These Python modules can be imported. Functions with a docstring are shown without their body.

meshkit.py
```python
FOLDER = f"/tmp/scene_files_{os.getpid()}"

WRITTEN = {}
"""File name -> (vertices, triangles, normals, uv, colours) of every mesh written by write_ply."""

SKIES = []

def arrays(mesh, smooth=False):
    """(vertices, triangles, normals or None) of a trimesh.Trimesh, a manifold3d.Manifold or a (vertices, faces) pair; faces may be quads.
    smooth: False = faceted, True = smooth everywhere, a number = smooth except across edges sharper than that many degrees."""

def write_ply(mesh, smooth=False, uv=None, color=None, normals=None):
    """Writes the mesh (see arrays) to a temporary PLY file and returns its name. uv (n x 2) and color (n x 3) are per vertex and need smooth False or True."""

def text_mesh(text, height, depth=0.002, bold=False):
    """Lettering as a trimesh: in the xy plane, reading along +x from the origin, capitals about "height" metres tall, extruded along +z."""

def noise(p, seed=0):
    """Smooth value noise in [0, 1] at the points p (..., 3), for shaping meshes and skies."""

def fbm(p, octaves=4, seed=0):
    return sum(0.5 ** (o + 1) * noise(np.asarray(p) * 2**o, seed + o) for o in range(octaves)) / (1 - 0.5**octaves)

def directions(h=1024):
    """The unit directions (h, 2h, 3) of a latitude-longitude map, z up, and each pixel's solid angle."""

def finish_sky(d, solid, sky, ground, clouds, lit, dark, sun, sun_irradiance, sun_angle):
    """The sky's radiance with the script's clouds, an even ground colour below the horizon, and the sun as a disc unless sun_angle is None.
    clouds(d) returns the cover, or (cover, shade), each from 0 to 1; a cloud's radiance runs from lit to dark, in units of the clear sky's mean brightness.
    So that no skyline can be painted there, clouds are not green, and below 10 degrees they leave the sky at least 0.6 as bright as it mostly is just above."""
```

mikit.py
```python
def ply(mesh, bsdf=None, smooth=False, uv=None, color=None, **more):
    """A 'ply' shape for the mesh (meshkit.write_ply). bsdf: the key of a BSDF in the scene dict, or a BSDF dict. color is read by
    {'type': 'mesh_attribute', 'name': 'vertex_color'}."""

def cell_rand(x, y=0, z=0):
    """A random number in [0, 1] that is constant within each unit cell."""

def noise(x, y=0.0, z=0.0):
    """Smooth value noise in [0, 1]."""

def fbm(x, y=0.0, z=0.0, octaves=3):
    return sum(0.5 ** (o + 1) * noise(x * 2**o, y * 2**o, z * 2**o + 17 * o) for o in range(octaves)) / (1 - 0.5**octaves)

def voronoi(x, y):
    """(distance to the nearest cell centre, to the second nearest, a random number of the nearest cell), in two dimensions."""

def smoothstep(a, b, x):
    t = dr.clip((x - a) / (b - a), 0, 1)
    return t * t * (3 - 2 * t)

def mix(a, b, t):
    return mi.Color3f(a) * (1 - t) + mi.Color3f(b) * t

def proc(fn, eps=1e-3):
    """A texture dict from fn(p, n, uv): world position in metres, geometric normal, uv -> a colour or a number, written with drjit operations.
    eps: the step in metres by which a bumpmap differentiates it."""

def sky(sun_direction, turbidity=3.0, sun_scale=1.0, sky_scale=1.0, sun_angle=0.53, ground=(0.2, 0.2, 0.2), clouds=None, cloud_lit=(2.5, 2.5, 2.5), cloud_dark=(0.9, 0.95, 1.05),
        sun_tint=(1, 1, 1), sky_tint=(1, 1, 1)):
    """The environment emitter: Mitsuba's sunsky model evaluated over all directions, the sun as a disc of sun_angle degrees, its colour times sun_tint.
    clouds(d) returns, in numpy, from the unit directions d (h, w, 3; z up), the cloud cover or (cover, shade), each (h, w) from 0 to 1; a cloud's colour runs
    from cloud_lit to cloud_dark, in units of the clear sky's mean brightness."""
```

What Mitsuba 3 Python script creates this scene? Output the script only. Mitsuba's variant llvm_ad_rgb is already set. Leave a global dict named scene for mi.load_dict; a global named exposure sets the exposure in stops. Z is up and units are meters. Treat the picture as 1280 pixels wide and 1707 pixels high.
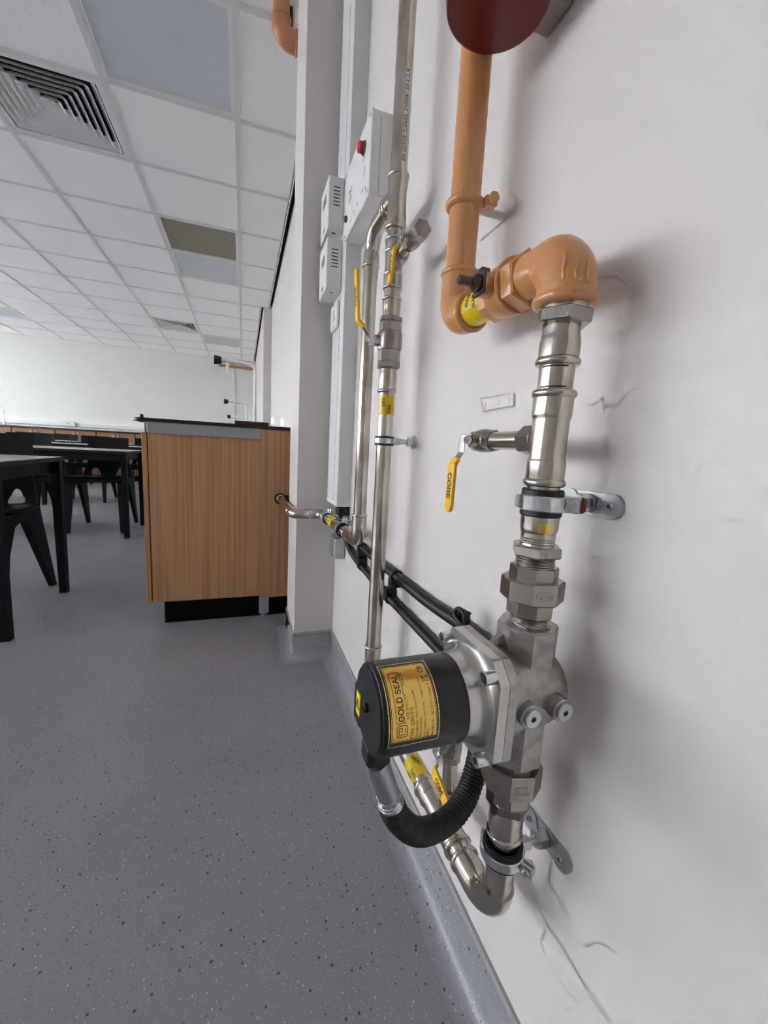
import math, random
import numpy as np
import trimesh
import mitsuba as mi
import drjit as dr
import mikit, meshkit
from mikit import proc, noise, fbm, voronoi, cell_rand, smoothstep, mix
from shapely.geometry import Polygon, Point, box as sbox
from shapely.ops import unary_union

random.seed(7)
T = mi.ScalarTransform4f
scene, labels = {}, {}

# ---------------------------------------------------------------- camera, daylight, exposure
CAM = np.array([0.0, 0.0, 0.82])
FWD = np.array([0.33067942, 0.93159596, -0.15093075])
UP = np.array([-0.0012320396, 0.1603537863, 0.9870588358])
FOV = 2 * math.degrees(math.atan(640 / 671.0))
scene['camera'] = {'type': 'perspective', 'fov': FOV, 'fov_axis': 'x', 'near_clip': 0.02, 'far_clip': 200.0,
                   'to_world': T().look_at(origin=CAM.tolist(), target=(CAM + FWD).tolist(), up=UP.tolist())}
exposure = 4.13
scene['sky'] = mikit.sky((-0.6, 0.5, 0.62), turbidity=4.0, sun_scale=0.0, sky_scale=1.0, ground=(0.55, 0.55, 0.54),
                         clouds=lambda d: (np.ones(d.shape[:2]), 0.25 + 0.3 * meshkit.fbm(d * 3.0, 3)),
                         cloud_lit=(7.5, 7.6, 8.0), cloud_dark=(6.2, 6.4, 6.9))

# ---------------------------------------------------------------- helpers
count = {}
def num(key):
    n = count.get(key, 0); count[key] = n + 1
    return key if n == 0 else f'{key}_{n:03d}'

def thing(name, label, cat, group=None):
    key = num(name)
    labels[key] = {'label': label, 'category': cat}
    if group: labels[key]['group'] = group
    return key

def part(parent, name, mesh, mat, smooth=30, label=None, kind=None, **kw):
    key = num(f'{parent}__{name}')
    scene[key] = mesh if isinstance(mesh, dict) else mikit.ply(mesh, mat, smooth=smooth, **kw)
    if label or kind:
        labels[key] = {}
        if label: labels[key]['label'] = label
        if kind: labels[key]['kind'] = kind
    return key

def solo(name, mesh, mat, label, cat, group=None, smooth=30):
    key = thing(name, label, cat, group)
    scene[key] = mikit.ply(mesh, mat, smooth=smooth)
    return key

def struct(name, mesh=None, mat=None, smooth=False, label=None):
    labels[name] = {'kind': 'structure'}
    if label: labels[name]['label'] = label
    if mesh is not None: scene[name] = mikit.ply(mesh, mat, smooth=smooth)
    return name

cat_ = trimesh.util.concatenate
def unit(v): v = np.asarray(v, float); return v / np.linalg.norm(v)
def frame(o, z, x=None):
    z = unit(z)
    if x is None: x = [1, 0, 0] if abs(z[0]) < .9 else [0, 1, 0]
    x = np.asarray(x, float); x = unit(x - z * (x @ z))
    M = np.eye(4); M[:3, 0], M[:3, 1], M[:3, 2], M[:3, 3] = x, np.cross(z, x), z, o
    return M
def put(m, M):
    m = m.copy(); m.apply_transform(M); return m
def fixv(m):
    if m.volume < 0: m.invert()
    return m
def bx(x0, x1, y0, y1, z0, z1, b=0.0):
    """box, optionally with chamfered edges"""
    e = np.array([x1 - x0, y1 - y0, z1 - z0]); c = np.array([x0 + x1, y0 + y1, z0 + z1]) / 2
    if b <= 0:
        m = trimesh.creation.box(e)
    else:
        h = e / 2; pts = []
        for s in np.array(np.meshgrid([-1, 1], [-1, 1], [-1, 1])).T.reshape(-1, 3):
            for k in range(3):
                p = h - b; p[k] = h[k]; pts.append(s * p)
        m = trimesh.convex.convex_hull(np.array(pts))
    m.apply_translation(c); return m
def lathe(prof, o, axis, n=48, x=None):
    m = trimesh.creation.revolve(np.array(prof, float), sections=n)
    return put(fixv(m), frame(o, axis, x))
def cyl(o, axis, r, h, n=40, b=0.0):
    if b <= 0: return lathe([(0, 0), (r, 0), (r, h), (0, h)], o, axis, n)
    return lathe([(0, 0), (r - b, 0), (r, b), (r, h - b), (r - b, h), (0, h)], o, axis, n)
def bead(o, axis, r_in, r_out, w, n=48):
    """rolled ring standing out from a pipe"""
    a = np.linspace(-math.pi / 2, math.pi / 2, 9)
    rr = r_in + (r_out - r_in) * np.cos(a); zz = w / 2 * np.sin(a)
    pts = [(r_in - .002, -w / 2)] + list(zip(rr, zz)) + [(r_in - .002, w / 2), (r_in - .002, -w / 2)]
    return lathe(pts, o, axis, n)
def ring(o, axis, r0, r1, w, b=.0006, n=48):
    p = [(r0, -w / 2), (r1 - b, -w / 2), (r1, -w / 2 + b), (r1, w / 2 - b), (r1 - b, w / 2), (r0, w / 2), (r0, -w / 2)]
    return lathe(p, o, axis, n)
def nut(n, R, z0, z1, c=None, rot=0.0):
    """polygonal prism along z with chamfered rims; a vertex at angle rot (degrees)"""
    c = R * .07 if c is None else c
    a = np.radians(rot) + np.arange(n) * 2 * math.pi / n
    P = lambda r, z: np.stack([r * np.cos(a), r * np.sin(a), np.full(n, z)], 1)
    return trimesh.convex.convex_hull(np.vstack([P(R - c, z0), P(R, z0 + c), P(R, z1 - c), P(R - c, z1)]))
def gon(n, R, o, axis, h, x=None, rot=0.0, c=None):
    return put(nut(n, R, 0, h, c, rot), frame(o, axis, x))
def tube(pts, r, n=24, caps=True):
    """sweep a circle (radius number or array) along points"""
    P = np.asarray(pts, float); k = len(P); r = np.broadcast_to(np.asarray(r, float), (k,))
    t = np.gradient(P, axis=0); t /= np.linalg.norm(t, axis=1, keepdims=True)
    u = np.cross(t[0], [0, 0, 1] if abs(t[0][2]) < .9 else [0, 1, 0]); u = unit(u)
    a = np.arange(n) * 2 * math.pi / n; V = []
    for i in range(k):
        u = unit(u - t[i] * (u @ t[i])); w = np.cross(t[i], u)
        V.append(P[i] + r[i] * (np.cos(a)[:, None] * u + np.sin(a)[:, None] * w))
    V = np.vstack(V); F = []
    j = np.arange(n); j2 = (j + 1) % n
    for i in range(k - 1):
        A, B = i * n, (i + 1) * n
        F += [np.stack([A + j, A + j2, B + j2], 1), np.stack([A + j, B + j2, B + j], 1)]
    if caps:
        V = np.vstack([V, P[0], P[-1]]); q = k * n
        F += [np.stack([np.full(n, q), j2, j], 1), np.stack([np.full(n, q + 1), (k - 1) * n + j, (k - 1) * n + j2], 1)]
    return trimesh.Trimesh(V, np.vstack(F), process=False)
def fillet(pts, rad, steps=12):
    """polyline with rounded corners"""
    P = [np.asarray(p, float) for p in pts]; out = [P[0]]
    rad = np.broadcast_to(rad, (len(P),))
    for i in range(1, len(P) - 1):
        a, b = unit(P[i - 1] - P[i]), unit(P[i + 1] - P[i])
        ang = math.acos(np.clip(a @ b, -1, 1)); L = rad[i] / math.tan(ang / 2)
        s, e = P[i] + a * L, P[i] + b * L
        c = P[i] + unit(a + b) * rad[i] / math.sin(ang / 2)
        v0, v1 = s - c, e - c; w = math.acos(np.clip(unit(v0) @ unit(v1), -1, 1))
        for q in np.linspace(0, 1, steps):
            out.append(c + (math.sin((1 - q) * w) * v0 + math.sin(q * w) * v1) / math.sin(w))
    out.append(P[-1]); return np.array(out)
def resample(P, step):
    P = np.asarray(P, float); s = np.r_[0, np.cumsum(np.linalg.norm(np.diff(P, axis=0), axis=1))]
    q = np.linspace(0, s[-1], max(3, int(s[-1] / step)))
    return np.stack([np.interp(q, s, P[:, k]) for k in range(3)], 1), q
def spline(pts, step=.004):
    from scipy.interpolate import CubicSpline
    P = np.asarray(pts, float); s = np.r_[0, np.cumsum(np.linalg.norm(np.diff(P, axis=0), axis=1))]
    return resample(CubicSpline(s, P)(np.linspace(0, s[-1], 300)), step)[0]
def corrugated(pts, r, pitch=.0036, depth=.0012, n=20):
    P, s = resample(pts, pitch / 5)
    w = np.abs(np.sin(math.pi * s / pitch)) ** .6
    return tube(P, r - depth + depth * w, n)
def extr(poly, h, M=None, o=None, x=None, y=None):
    m = trimesh.creation.extrude_polygon(poly, h, engine='earcut')
    if M is None:
        M = np.eye(4); M[:3, 0], M[:3, 1], M[:3, 2], M[:3, 3] = unit(x), unit(y), unit(np.cross(x, y)), o
    return put(fixv(m), M)
def text(s, h, o, right, up, depth=.0004, center=True, bold=False):
    m = meshkit.text_mesh(s, h, depth, bold); b = m.bounds
    if center: m.apply_translation([-(b[0][0] + b[1][0]) / 2, -h / 2, 0])
    right, up = unit(right), unit(up)
    M = np.eye(4); M[:3, 0], M[:3, 1], M[:3, 2], M[:3, 3] = right, up, np.cross(right, up), o
    return put(m, M)
def wrap(m, o, axis, e1, R, th0, s0, mode, edge=.0035):
    """lay a flat mesh (xy plane, z up) on a cylinder. modes: how text x and y map to angle and axis"""
    v, f = trimesh.remesh.subdivide_to_size(m.vertices, m.faces, edge, max_iter=12)
    a = unit(axis); e1 = unit(np.asarray(e1) - a * (np.asarray(e1) @ a)); e2 = np.cross(a, e1)
    u, w, d = v.T
    th, s = {'around': (u / R, w), 'along': (-w / R, u), 'down': (w / R, -u), 'back': (-u / R, -w)}[mode]
    th = th0 + th; s = s0 + s; r = R + d
    P = np.asarray(o) + s[:, None] * a + r[:, None] * (np.cos(th)[:, None] * e1 + np.sin(th)[:, None] * e2)
    return trimesh.Trimesh(P, f, process=False)
def flat_text(s, h, depth=.0003, bold=False, x=0., y=0., center=False):
    m = meshkit.text_mesh(s, h, depth, bold)
    if center: b = m.bounds; m.apply_translation([-(b[0][0] + b[1][0]) / 2, -h / 2, 0])
    m.apply_translation([x, y, 0]); return m
def flat_poly(p, h, z=0.0):
    m = trimesh.creation.extrude_polygon(p, h, engine='earcut'); m.apply_translation([0, 0, z]); return m
def rrect(x0, x1, y0, y1, r): return sbox(x0 + r, y0 + r, x1 - r, y1 - r).buffer(r, 6)
def sh(mesh, mat, smooth=30): return mikit.ply(mesh, mat, smooth=smooth)
def at(d, x, y, z, rz=0):
    t = T().translate([float(x), float(y), float(z)])
    if rz: t = t.rotate([0, 0, 1], rz)
    return {**d, 'to_world': t}

# ---------------------------------------------------------------- materials
def rgb(r, g, b):  # sRGB 0-255 to a linear colour value
    f = lambda c: (c / 255 / 12.92) if c / 255 <= .04045 else ((c / 255 + .055) / 1.055) ** 2.4
    return {'type': 'rgb', 'value': [f(r), f(g), f(b)]}
def lin(r, g, b): return rgb(r, g, b)['value']
def prin(name, base, rough=.5, metal=0., **kw):
    scene[name] = {'type': 'twosided', 'b': {'type': 'principled', 'base_color': base if isinstance(base, dict) else rgb(*base), 'roughness': rough, 'metallic': metal, **kw}}
def bumped(name, base, rough, fn, metal=0., eps=1e-3, scale=1.0, **kw):
    scene[name] = {'type': 'twosided', 'b': {'type': 'bumpmap', 'arbitrary': proc(fn, eps), 'scale': scale,
                   'bsdf': {'type': 'principled', 'base_color': base if isinstance(base, dict) else rgb(*base), 'roughness': rough, 'metallic': metal, **kw}}}

RIDGES = [([(.324, .290), (.300, .282), (.271, .283), (.234, .280), (.212, .283), (.15, .284)], .0010, .0016),
          ([(.300, .282), (.277, .285), (.244, .281), (.222, .286), (.17, .287)], .0008, .0012),
          ([(.306, .247), (.291, .242), (.267, .243), (.247, .252)], .0007, .0012),
          ([(.307, .359), (.306, .332), (.293, .332), (.275, .327)], .0008, .0012),
          ([(.302, .282), (.303, .262), (.307, .248)], .0006, .0010),
          ([(.249, .324), (.240, .342), (.228, .354), (.221, .357)], .0006, .0012),
          ([(.271, .364), (.252, .370), (.236, .370), (.219, .373)], .0004, .0010),
          ([(.337, .878), (.329, .877), (.320, .883), (.313, .874), (.301, .875), (.289, .887), (.277, .892)], -.0004, .0007),
          ([(.320, .883), (.315, .870)], -.0004, .0007),
          ([(.5421, .9042), (.5291, .884), (.459, .886)], -.0005, .0008),
          ([(.5421, .9042), (.4619, .904), (.459, .886)], -.0005, .0008),
          ([(.343, 1.004), (.321, .997), (.297, .974)], .0005, .0012),
          ([(.335, .990), (.315, .985), (.300, .968)], .0004, .0010)]
def wall_bump(p, n, uv):
    y, z = p.y, p.z
    lump = smoothstep(.66, .86, noise(y * 130, z * 150, p.x * 130)) + .7 * smoothstep(.68, .85, noise(y * 60 + 9, z * 75, p.x * 60))
    h = .00013 * lump + .00045 * fbm(y * 90, z * 55, p.x * 90, 3) + .0012 * fbm(y * 9 + 3, z * 7, p.x * 9, 2)
    rough_patch = smoothstep(.09, .03, dr.sqrt(dr.square((y - .285) * .8) + dr.square(z - .83)))
    low = smoothstep(.50, .30, z) * smoothstep(.36, .25, y)
    h += .0006 * (rough_patch + .35 * low) * fbm(y * 160, z * 160, p.x * 100, 2)
    near = dr.abs(p.x - .337) < .02
    for pts, amp, wd in RIDGES:
        d = mi.Float(9.)
        for (a, b), (c, e) in zip(pts[:-1], pts[1:]):
            L2 = (c - a) ** 2 + (e - b) ** 2
            t = dr.clip(((y - a) * (c - a) + (z - b) * (e - b)) / L2, 0, 1)
            d = dr.minimum(d, dr.sqrt(dr.square(y - a - t * (c - a)) + dr.square(z - b - t * (e - b))))
        h += dr.select(near, amp * dr.exp(-dr.square(d / wd)), 0.)
    return h
bumped('mat_wall', (209, 205, 202), .42, wall_bump, eps=.0008, specular=.4, scale=4.0)
prin('mat_wall_far', (224, 225, 220), .6)
prin('mat_wall_back', (168, 164, 160), .7)
def floor_col(p, n, uv):
    x, y = p.x, p.y
    base = mix(lin(130, 131, 137), lin(141, 142, 148), fbm(x * 6, y * 6, 0., 3))
    base = base * (0.94 + .12 * noise(x * 500, y * 500))
    d, _, w = voronoi(x * 62, y * 62)
    dark = dr.select((w < .22) & (d < .06 + .34 * w), 1., 0.)
    d2, _, w2 = voronoi(x * 75 + 31.7, y * 75 + 9.3)
    light = dr.select((w2 < .24) & (d2 < .05 + .24 * w2), 1., 0.)
    d3, _, w3 = voronoi(x * 170 + 3.3, y * 170 + 1.7)
    fine = dr.select((w3 < .22) & (d3 < .22), 1., 0.)
    c = mix(base, lin(62, 62, 66), dark * .9)
    c = mix(c, lin(205, 205, 208), light * .8)
    c = mix(c, lin(168, 168, 174), fine * .5)
    seam = dr.maximum(smoothstep(.0026, .0012, dr.abs(y - .520 - .006 * noise(x * 5))), smoothstep(.004, .0015, dr.abs(y - 2.60)) * .5)
    return mix(c, lin(140, 140, 146), seam * .55)
def floor_bump(p, n, uv): return .00010 * noise(p.x * 420, p.y * 420, p.z * 420) + .0003 * noise(p.x * 14, p.y * 14, p.z * 14)
bumped('mat_floor', proc(floor_col), .34, floor_bump, specular=.5)
def cove_col(p, n, uv): return floor_col(mi.Point3f(p.x + p.z * .7, p.y + .3 * p.z, p.z), n, uv)
bumped('mat_cove', proc(cove_col), .30, floor_bump, specular=.5)
prin('mat_cap', (150, 150, 152), .5)
def tile_col(p, n, uv):
    return mix(lin(243, 243, 243), lin(230, 230, 230), smoothstep(.55, .8, noise(p.x * 260, p.y * 260)) * .5)
prin('mat_tile', proc(tile_col), .85)
prin('mat_grid', (214, 215, 215), .5)
prin('mat_black_gap', (12, 12, 12), .9)
prin('mat_white_metal', (222, 223, 224), .35)
prin('mat_diffuser_off', (204, 209, 216), .45)
prin('mat_grille', (184, 178, 164), .6)
def brushed(p, n, uv): return .00002 * noise(p.x * 300, p.y * 300, p.z * 60)
def steel_col(p, n, uv):
    k = fbm(p.x * 40, p.y * 40, p.z * 16, 3)
    return mix(lin(206, 200, 190), lin(176, 166, 154), smoothstep(.35, .75, k))
scene['mat_steel'] = {'type': 'twosided', 'b': {'type': 'principled', 'base_color': proc(steel_col), 'metallic': 1.0, 'roughness': .14, 'specular': .5}}
prin('mat_steel_fit', (200, 193, 182), .17, 1.0)
def cast_bump(p, n, uv): return .00022 * fbm(p.x * 700, p.y * 700, p.z * 700, 2)
def cast_col(p, n, uv): return mix(lin(184, 182, 178), lin(164, 160, 155), smoothstep(.35, .7, fbm(p.x * 70, p.y * 70, p.z * 70, 3)))
bumped('mat_cast', proc(cast_col), .40, cast_bump, metal=1.0, eps=.0004)
bumped('mat_iron', (164, 157, 150), .26, lambda p, n, uv: .00010 * fbm(p.x * 600, p.y * 600, p.z * 600, 2), metal=1.0, eps=.0004)
prin('mat_alloy', (198, 196, 192), .28, 1.0)
prin('mat_chrome', (214, 216, 218), .16, 1.0)
prin('mat_zinc', (206, 210, 214), .2, 1.0)
prin('mat_zinc_dull', (176, 180, 184), .42, 1.0)
prin('mat_bolt_dark', (92, 82, 74), .35, 1.0)
def ochre_bump(p, n, uv): return .0005 * fbm(p.x * 110, p.y * 110, p.z * 60, 3)
bumped('mat_ochre', (192, 134, 84), .20, ochre_bump, clearcoat=1.0, clearcoat_gloss=.95, eps=.0006)
prin('mat_ochre_far', (190, 130, 88), .3, clearcoat=.5)
prin('mat_rubber', (10, 10, 11), .5)
prin('mat_conduit', (13, 13, 14), .36)
prin('mat_coil', (14, 14, 15), .33, clearcoat=.2)
prin('mat_ink', (24, 20, 16), .6)
prin('mat_gold', (234, 194, 104), .21, 1.0)
prin('mat_gold_edge', (246, 226, 170), .3, 1.0)
prin('mat_yellow_lever', (238, 186, 18), .32, clearcoat=.3)
def tape_col(p, n, uv): return mix(lin(220, 190, 12), lin(196, 164, 6), fbm(p.x * 60, p.y * 60, p.z * 60, 2))
prin('mat_tape', proc(tape_col), .3, clearcoat=.4)
prin('mat_sticker', (240, 214, 20), .4)
prin('mat_red', (98, 9, 10), .3, clearcoat=.4)
prin('mat_red_button', (190, 32, 44), .3)
prin('mat_grey_box', (150, 146, 142), .5)
prin('mat_white_plastic', (216, 216, 215), .32)
prin('mat_trunking', (206, 206, 206), .34)
prin('mat_dark_slot', (40, 38, 38), .7)
prin('mat_grey_screen', (120, 122, 126), .4)
def wood_col(p, n, uv):
    u = p.x + p.y * .7
    g = fbm(u * 120 + 2.2 * noise(u * 5, p.z * 1.4), p.z * 1.5, 0., 4) * .75 + .25 * noise(u * 14, p.z * .6)
    fineg = noise(u * 520, p.z * 6)
    c = mix(lin(188, 144, 103), lin(166, 122, 83), smoothstep(.3, .72, g))
    cath = smoothstep(.72, .97, dr.sin((u * 42 + 3.5 * noise(u * 4 + 7, p.z * 1.1)) * 3.0) * .5 + .5)
    c = mix(c, lin(146, 100, 62), cath * .16 * noise(u * 9, p.z * .8))
    return c * (0.90 + .18 * fineg)
prin('mat_oak', proc(wood_col), .45)
prin('mat_oak_far', (138, 102, 76), .5)
prin('mat_worktop', (18, 18, 20), .3)
prin('mat_bench_grey', (150, 152, 158), .4)
prin('mat_door_grey', (112, 112, 116), .5)
prin('mat_plinth', (6, 6, 6), .7, specular=.1)
prin('mat_chair', (13, 15, 19), .55, specular=.2)
prin('mat_table_frame', (11, 11, 13), .5, specular=.2)
prin('mat_table_edge', (26, 26, 26), .5, specular=.3)
prin('mat_table_top', (176, 176, 172), .35)
prin('mat_tap_white', (243, 243, 242), .4)
prin('mat_green', (10, 52, 42), .35)
prin('mat_copper', (226, 168, 130), .28, 1.0)
prin('mat_maroon', (86, 40, 38), .45)
prin('mat_outdoor', (140, 140, 136), .8)
scene['mat_glass'] = {'type': 'thindielectric'}

# ---------------------------------------------------------------- the room
XW, XL, YF, YB, ZC = 0.337, -6.4, 9.15, -1.6, 2.485
struct('floor', bx(XL - .3, XW + .2, YB - .2, YF + .2, -.1, 0), 'mat_floor')
struct('wall_right', bx(XW, XW + .15, YB, YF + .1, 0, 2.75), 'mat_wall')
struct('wall_pier', bx(.24, XW + .01, 5.5, YF + .02, 0, 2.75), 'mat_wall')
struct('wall_column', bx(.187, XW + .02, 1.49, 1.75, 0, 2.75), 'mat_wall')
struct('wall_far', bx(XL - .2, XW + .1, YF, YF + .15, 0, 2.75), 'mat_wall_far')
struct('wall_back', bx(XL - .2, XW + .1, YB - .15, YB, 0, 2.75), 'mat_wall_back')
struct('ceiling', bx(XL - .2, XW + .1, YB - .1, YF + .1, 2.62, 2.72), 'mat_tile')
# window wall on the left: sill, head and piers around four openings
WY = [(-.40, 1.40), (1.70, 3.80), (4.10, 6.20), (6.50, 8.60)]
ws = [bx(XL - .25, XL, YB, YF, 0, .92), bx(XL - .25, XL, YB, YF, 2.38, 2.75)]
edges = [YB] + [v for w in WY for v in w] + [YF]
for a, b in zip(edges[::2], edges[1::2]): ws.append(bx(XL - .25, XL, a, b, .92, 2.38))
struct('wall_left', cat_(ws), 'mat_wall_far')
for i, (a, b) in enumerate(WY):
    k = struct(f'window_{i + 1}')
    fr = [bx(XL - .16, XL - .10, a, b, .92, .97, .004), bx(XL - .16, XL - .10, a, b, 2.33, 2.38, .004)]
    for y in (a + .025, (a + b) / 2, b - .025): fr.append(bx(XL - .16, XL - .10, y - .025, y + .025, .97, 2.33, .004))
    part(k, 'frame', cat_(fr), 'mat_white_plastic', False)
    part(k, 'sill', bx(XL - .2, XL + .05, a, b, .90, .925, .004), 'mat_white_plastic', False)
    m_ = (a + b) / 2
    for y0, y1 in ((a + .05, m_ - .025), (m_ + .025, b - .05)):
        v = np.array([[XL - .13, y0, .97], [XL - .13, y1, .97], [XL - .13, y1, 2.33], [XL - .13, y0, 2.33]])
        part(k, 'pane', trimesh.Trimesh(v, [[0, 1, 2], [0, 2, 3]], process=False), 'mat_glass', False)
# outdoor ground seen by nobody but the daylight
# coved vinyl skirting along the right wall and round the column
def cove(path, h=.10, r=.042, t=.004, cap=False):
    P = np.array(path, float); k = len(P)
    d = [unit(P[i + 1] - P[i]) for i in range(k - 1)]
    nrm = [np.array([-q[1], q[0]]) for q in d]
    off = []
    for i in range(k):
        if i == 0: off.append(nrm[0])
        elif i == k - 1: off.append(nrm[-1])
        else: s = nrm[i - 1] + nrm[i]; off.append(s / (1 + nrm[i - 1] @ nrm[i]))
    off = np.array(off)
    if cap: prof = [(0, h + .004), (t + .001, h + .004), (t + .002, h + .002), (t + .002, h - .006), (0, h - .006)]
    else:
        a = np.linspace(0, math.pi / 2, 10)
        prof = [(0, h), (t, h)] + [(t + r - r * math.cos(q), r - r * math.sin(q)) for q in a] + [(t + r + .004, -.001)]
    V = np.vstack([np.c_[P + off * o, np.full(k, z)] for o, z in prof]); F = []
    for i in range(len(prof) - 1):
        for j in range(k - 1):
            A, B = i * k + j, (i + 1) * k + j
            F += [[A, B, B + 1], [A, B + 1, A + 1]]
    return trimesh.Trimesh(V, F, process=False)
cpath = [(XW, YB), (XW, 1.49), (.187, 1.49), (.187, 1.75), (XW, 1.75)]
struct('baseboard_right', cove(cpath), 'mat_cove', smooth=40)
part('baseboard_right', 'cap_strip', cove(cpath, cap=True), 'mat_cap', 40, 'thin pale cap along the top of the coved grey vinyl')
struct('baseboard_far', bx(XL, .24, YF - .012, YF, 0, .1), 'mat_cove')

# suspended ceiling: 600 mm tiles in a T-bar grid
G0X, G0Y = -0.03, 2.54
gx = [G0X - .6 * i for i in range(8)]
gy = [G0Y + .6 * j for j in range(-2, 12)]
special = {(1, 1): 'vent', (0, 0): 'light', (0, 3): 'grille', (0, 4): 'light', (1, 8): 'vent', (0, 9): 'light', (5, 9): 'light', (5, 4): 'light'}
tile_d = sh(bx(-.291, .291, -.291, .291, 0, .015, .004), 'mat_tile', False)
cut_d = sh(bx(-.158, .158, -.291, .291, 0, .015, .004), 'mat_tile', False)
cut2_d = sh(bx(-.112, .112, -.291, .291, 0, .015, .004), 'mat_tile', False)
cells = {}
for j in range(len(gy)):
    y = gy[j] - .3
    if y + .3 > YF + .02: continue
    wide = .302 if y < 5.5 else .212
    part('ceiling', 'tile', at(cut_d if y < 5.5 else cut2_d, (G0X + wide) / 2, y, ZC), None)
    for i in range(7):
        cells[(i, j - 2)] = (gx[i] - .3, y)
        if (i, j - 2) in special: continue
        part('ceiling', 'tile', at(tile_d, gx[i] - .3, y, ZC), None)
rest = [bx(XL, gx[7] - .012, YB, YF, ZC, ZC + .015), bx(gx[7] - .012, .302, YB, gy[0] - .612, ZC, ZC + .015)]
part('ceiling', 'tile_field', cat_(rest), 'mat_tile', False)
for x in gx: part('ceiling', 'grid_bar', bx(x - .012, x + .012, gy[0] - .6, YF, ZC - .005, ZC + .02), 'mat_grid', False)
for y in [gy[0] - .6] + gy:
    if y < YF: part('ceiling', 'cross_bar', bx(gx[7], .302 if y < 5.4 else .212, y - .012, y + .012, ZC - .0052, ZC + .0198), 'mat_grid', False)
part('ceiling', 'edge_trim', bx(.300, .306, YB, 5.5, ZC - .012, ZC + .03), 'mat_grid', False)
part('ceiling', 'edge_trim', bx(.210, .216, 5.5, YF, ZC - .012, ZC + .03), 'mat_grid', False)
part('ceiling', 'shadow_gap', bx(.306, .336, YB, 5.5, ZC + .03, ZC + .05), 'mat_black_gap', False, 'black shadow gap between ceiling edge and wall')
part('ceiling', 'shadow_gap', bx(.216, .239, 5.5, YF, ZC + .03, ZC + .05), 'mat_black_gap', False, 'black shadow gap between ceiling edge and pier')

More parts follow.
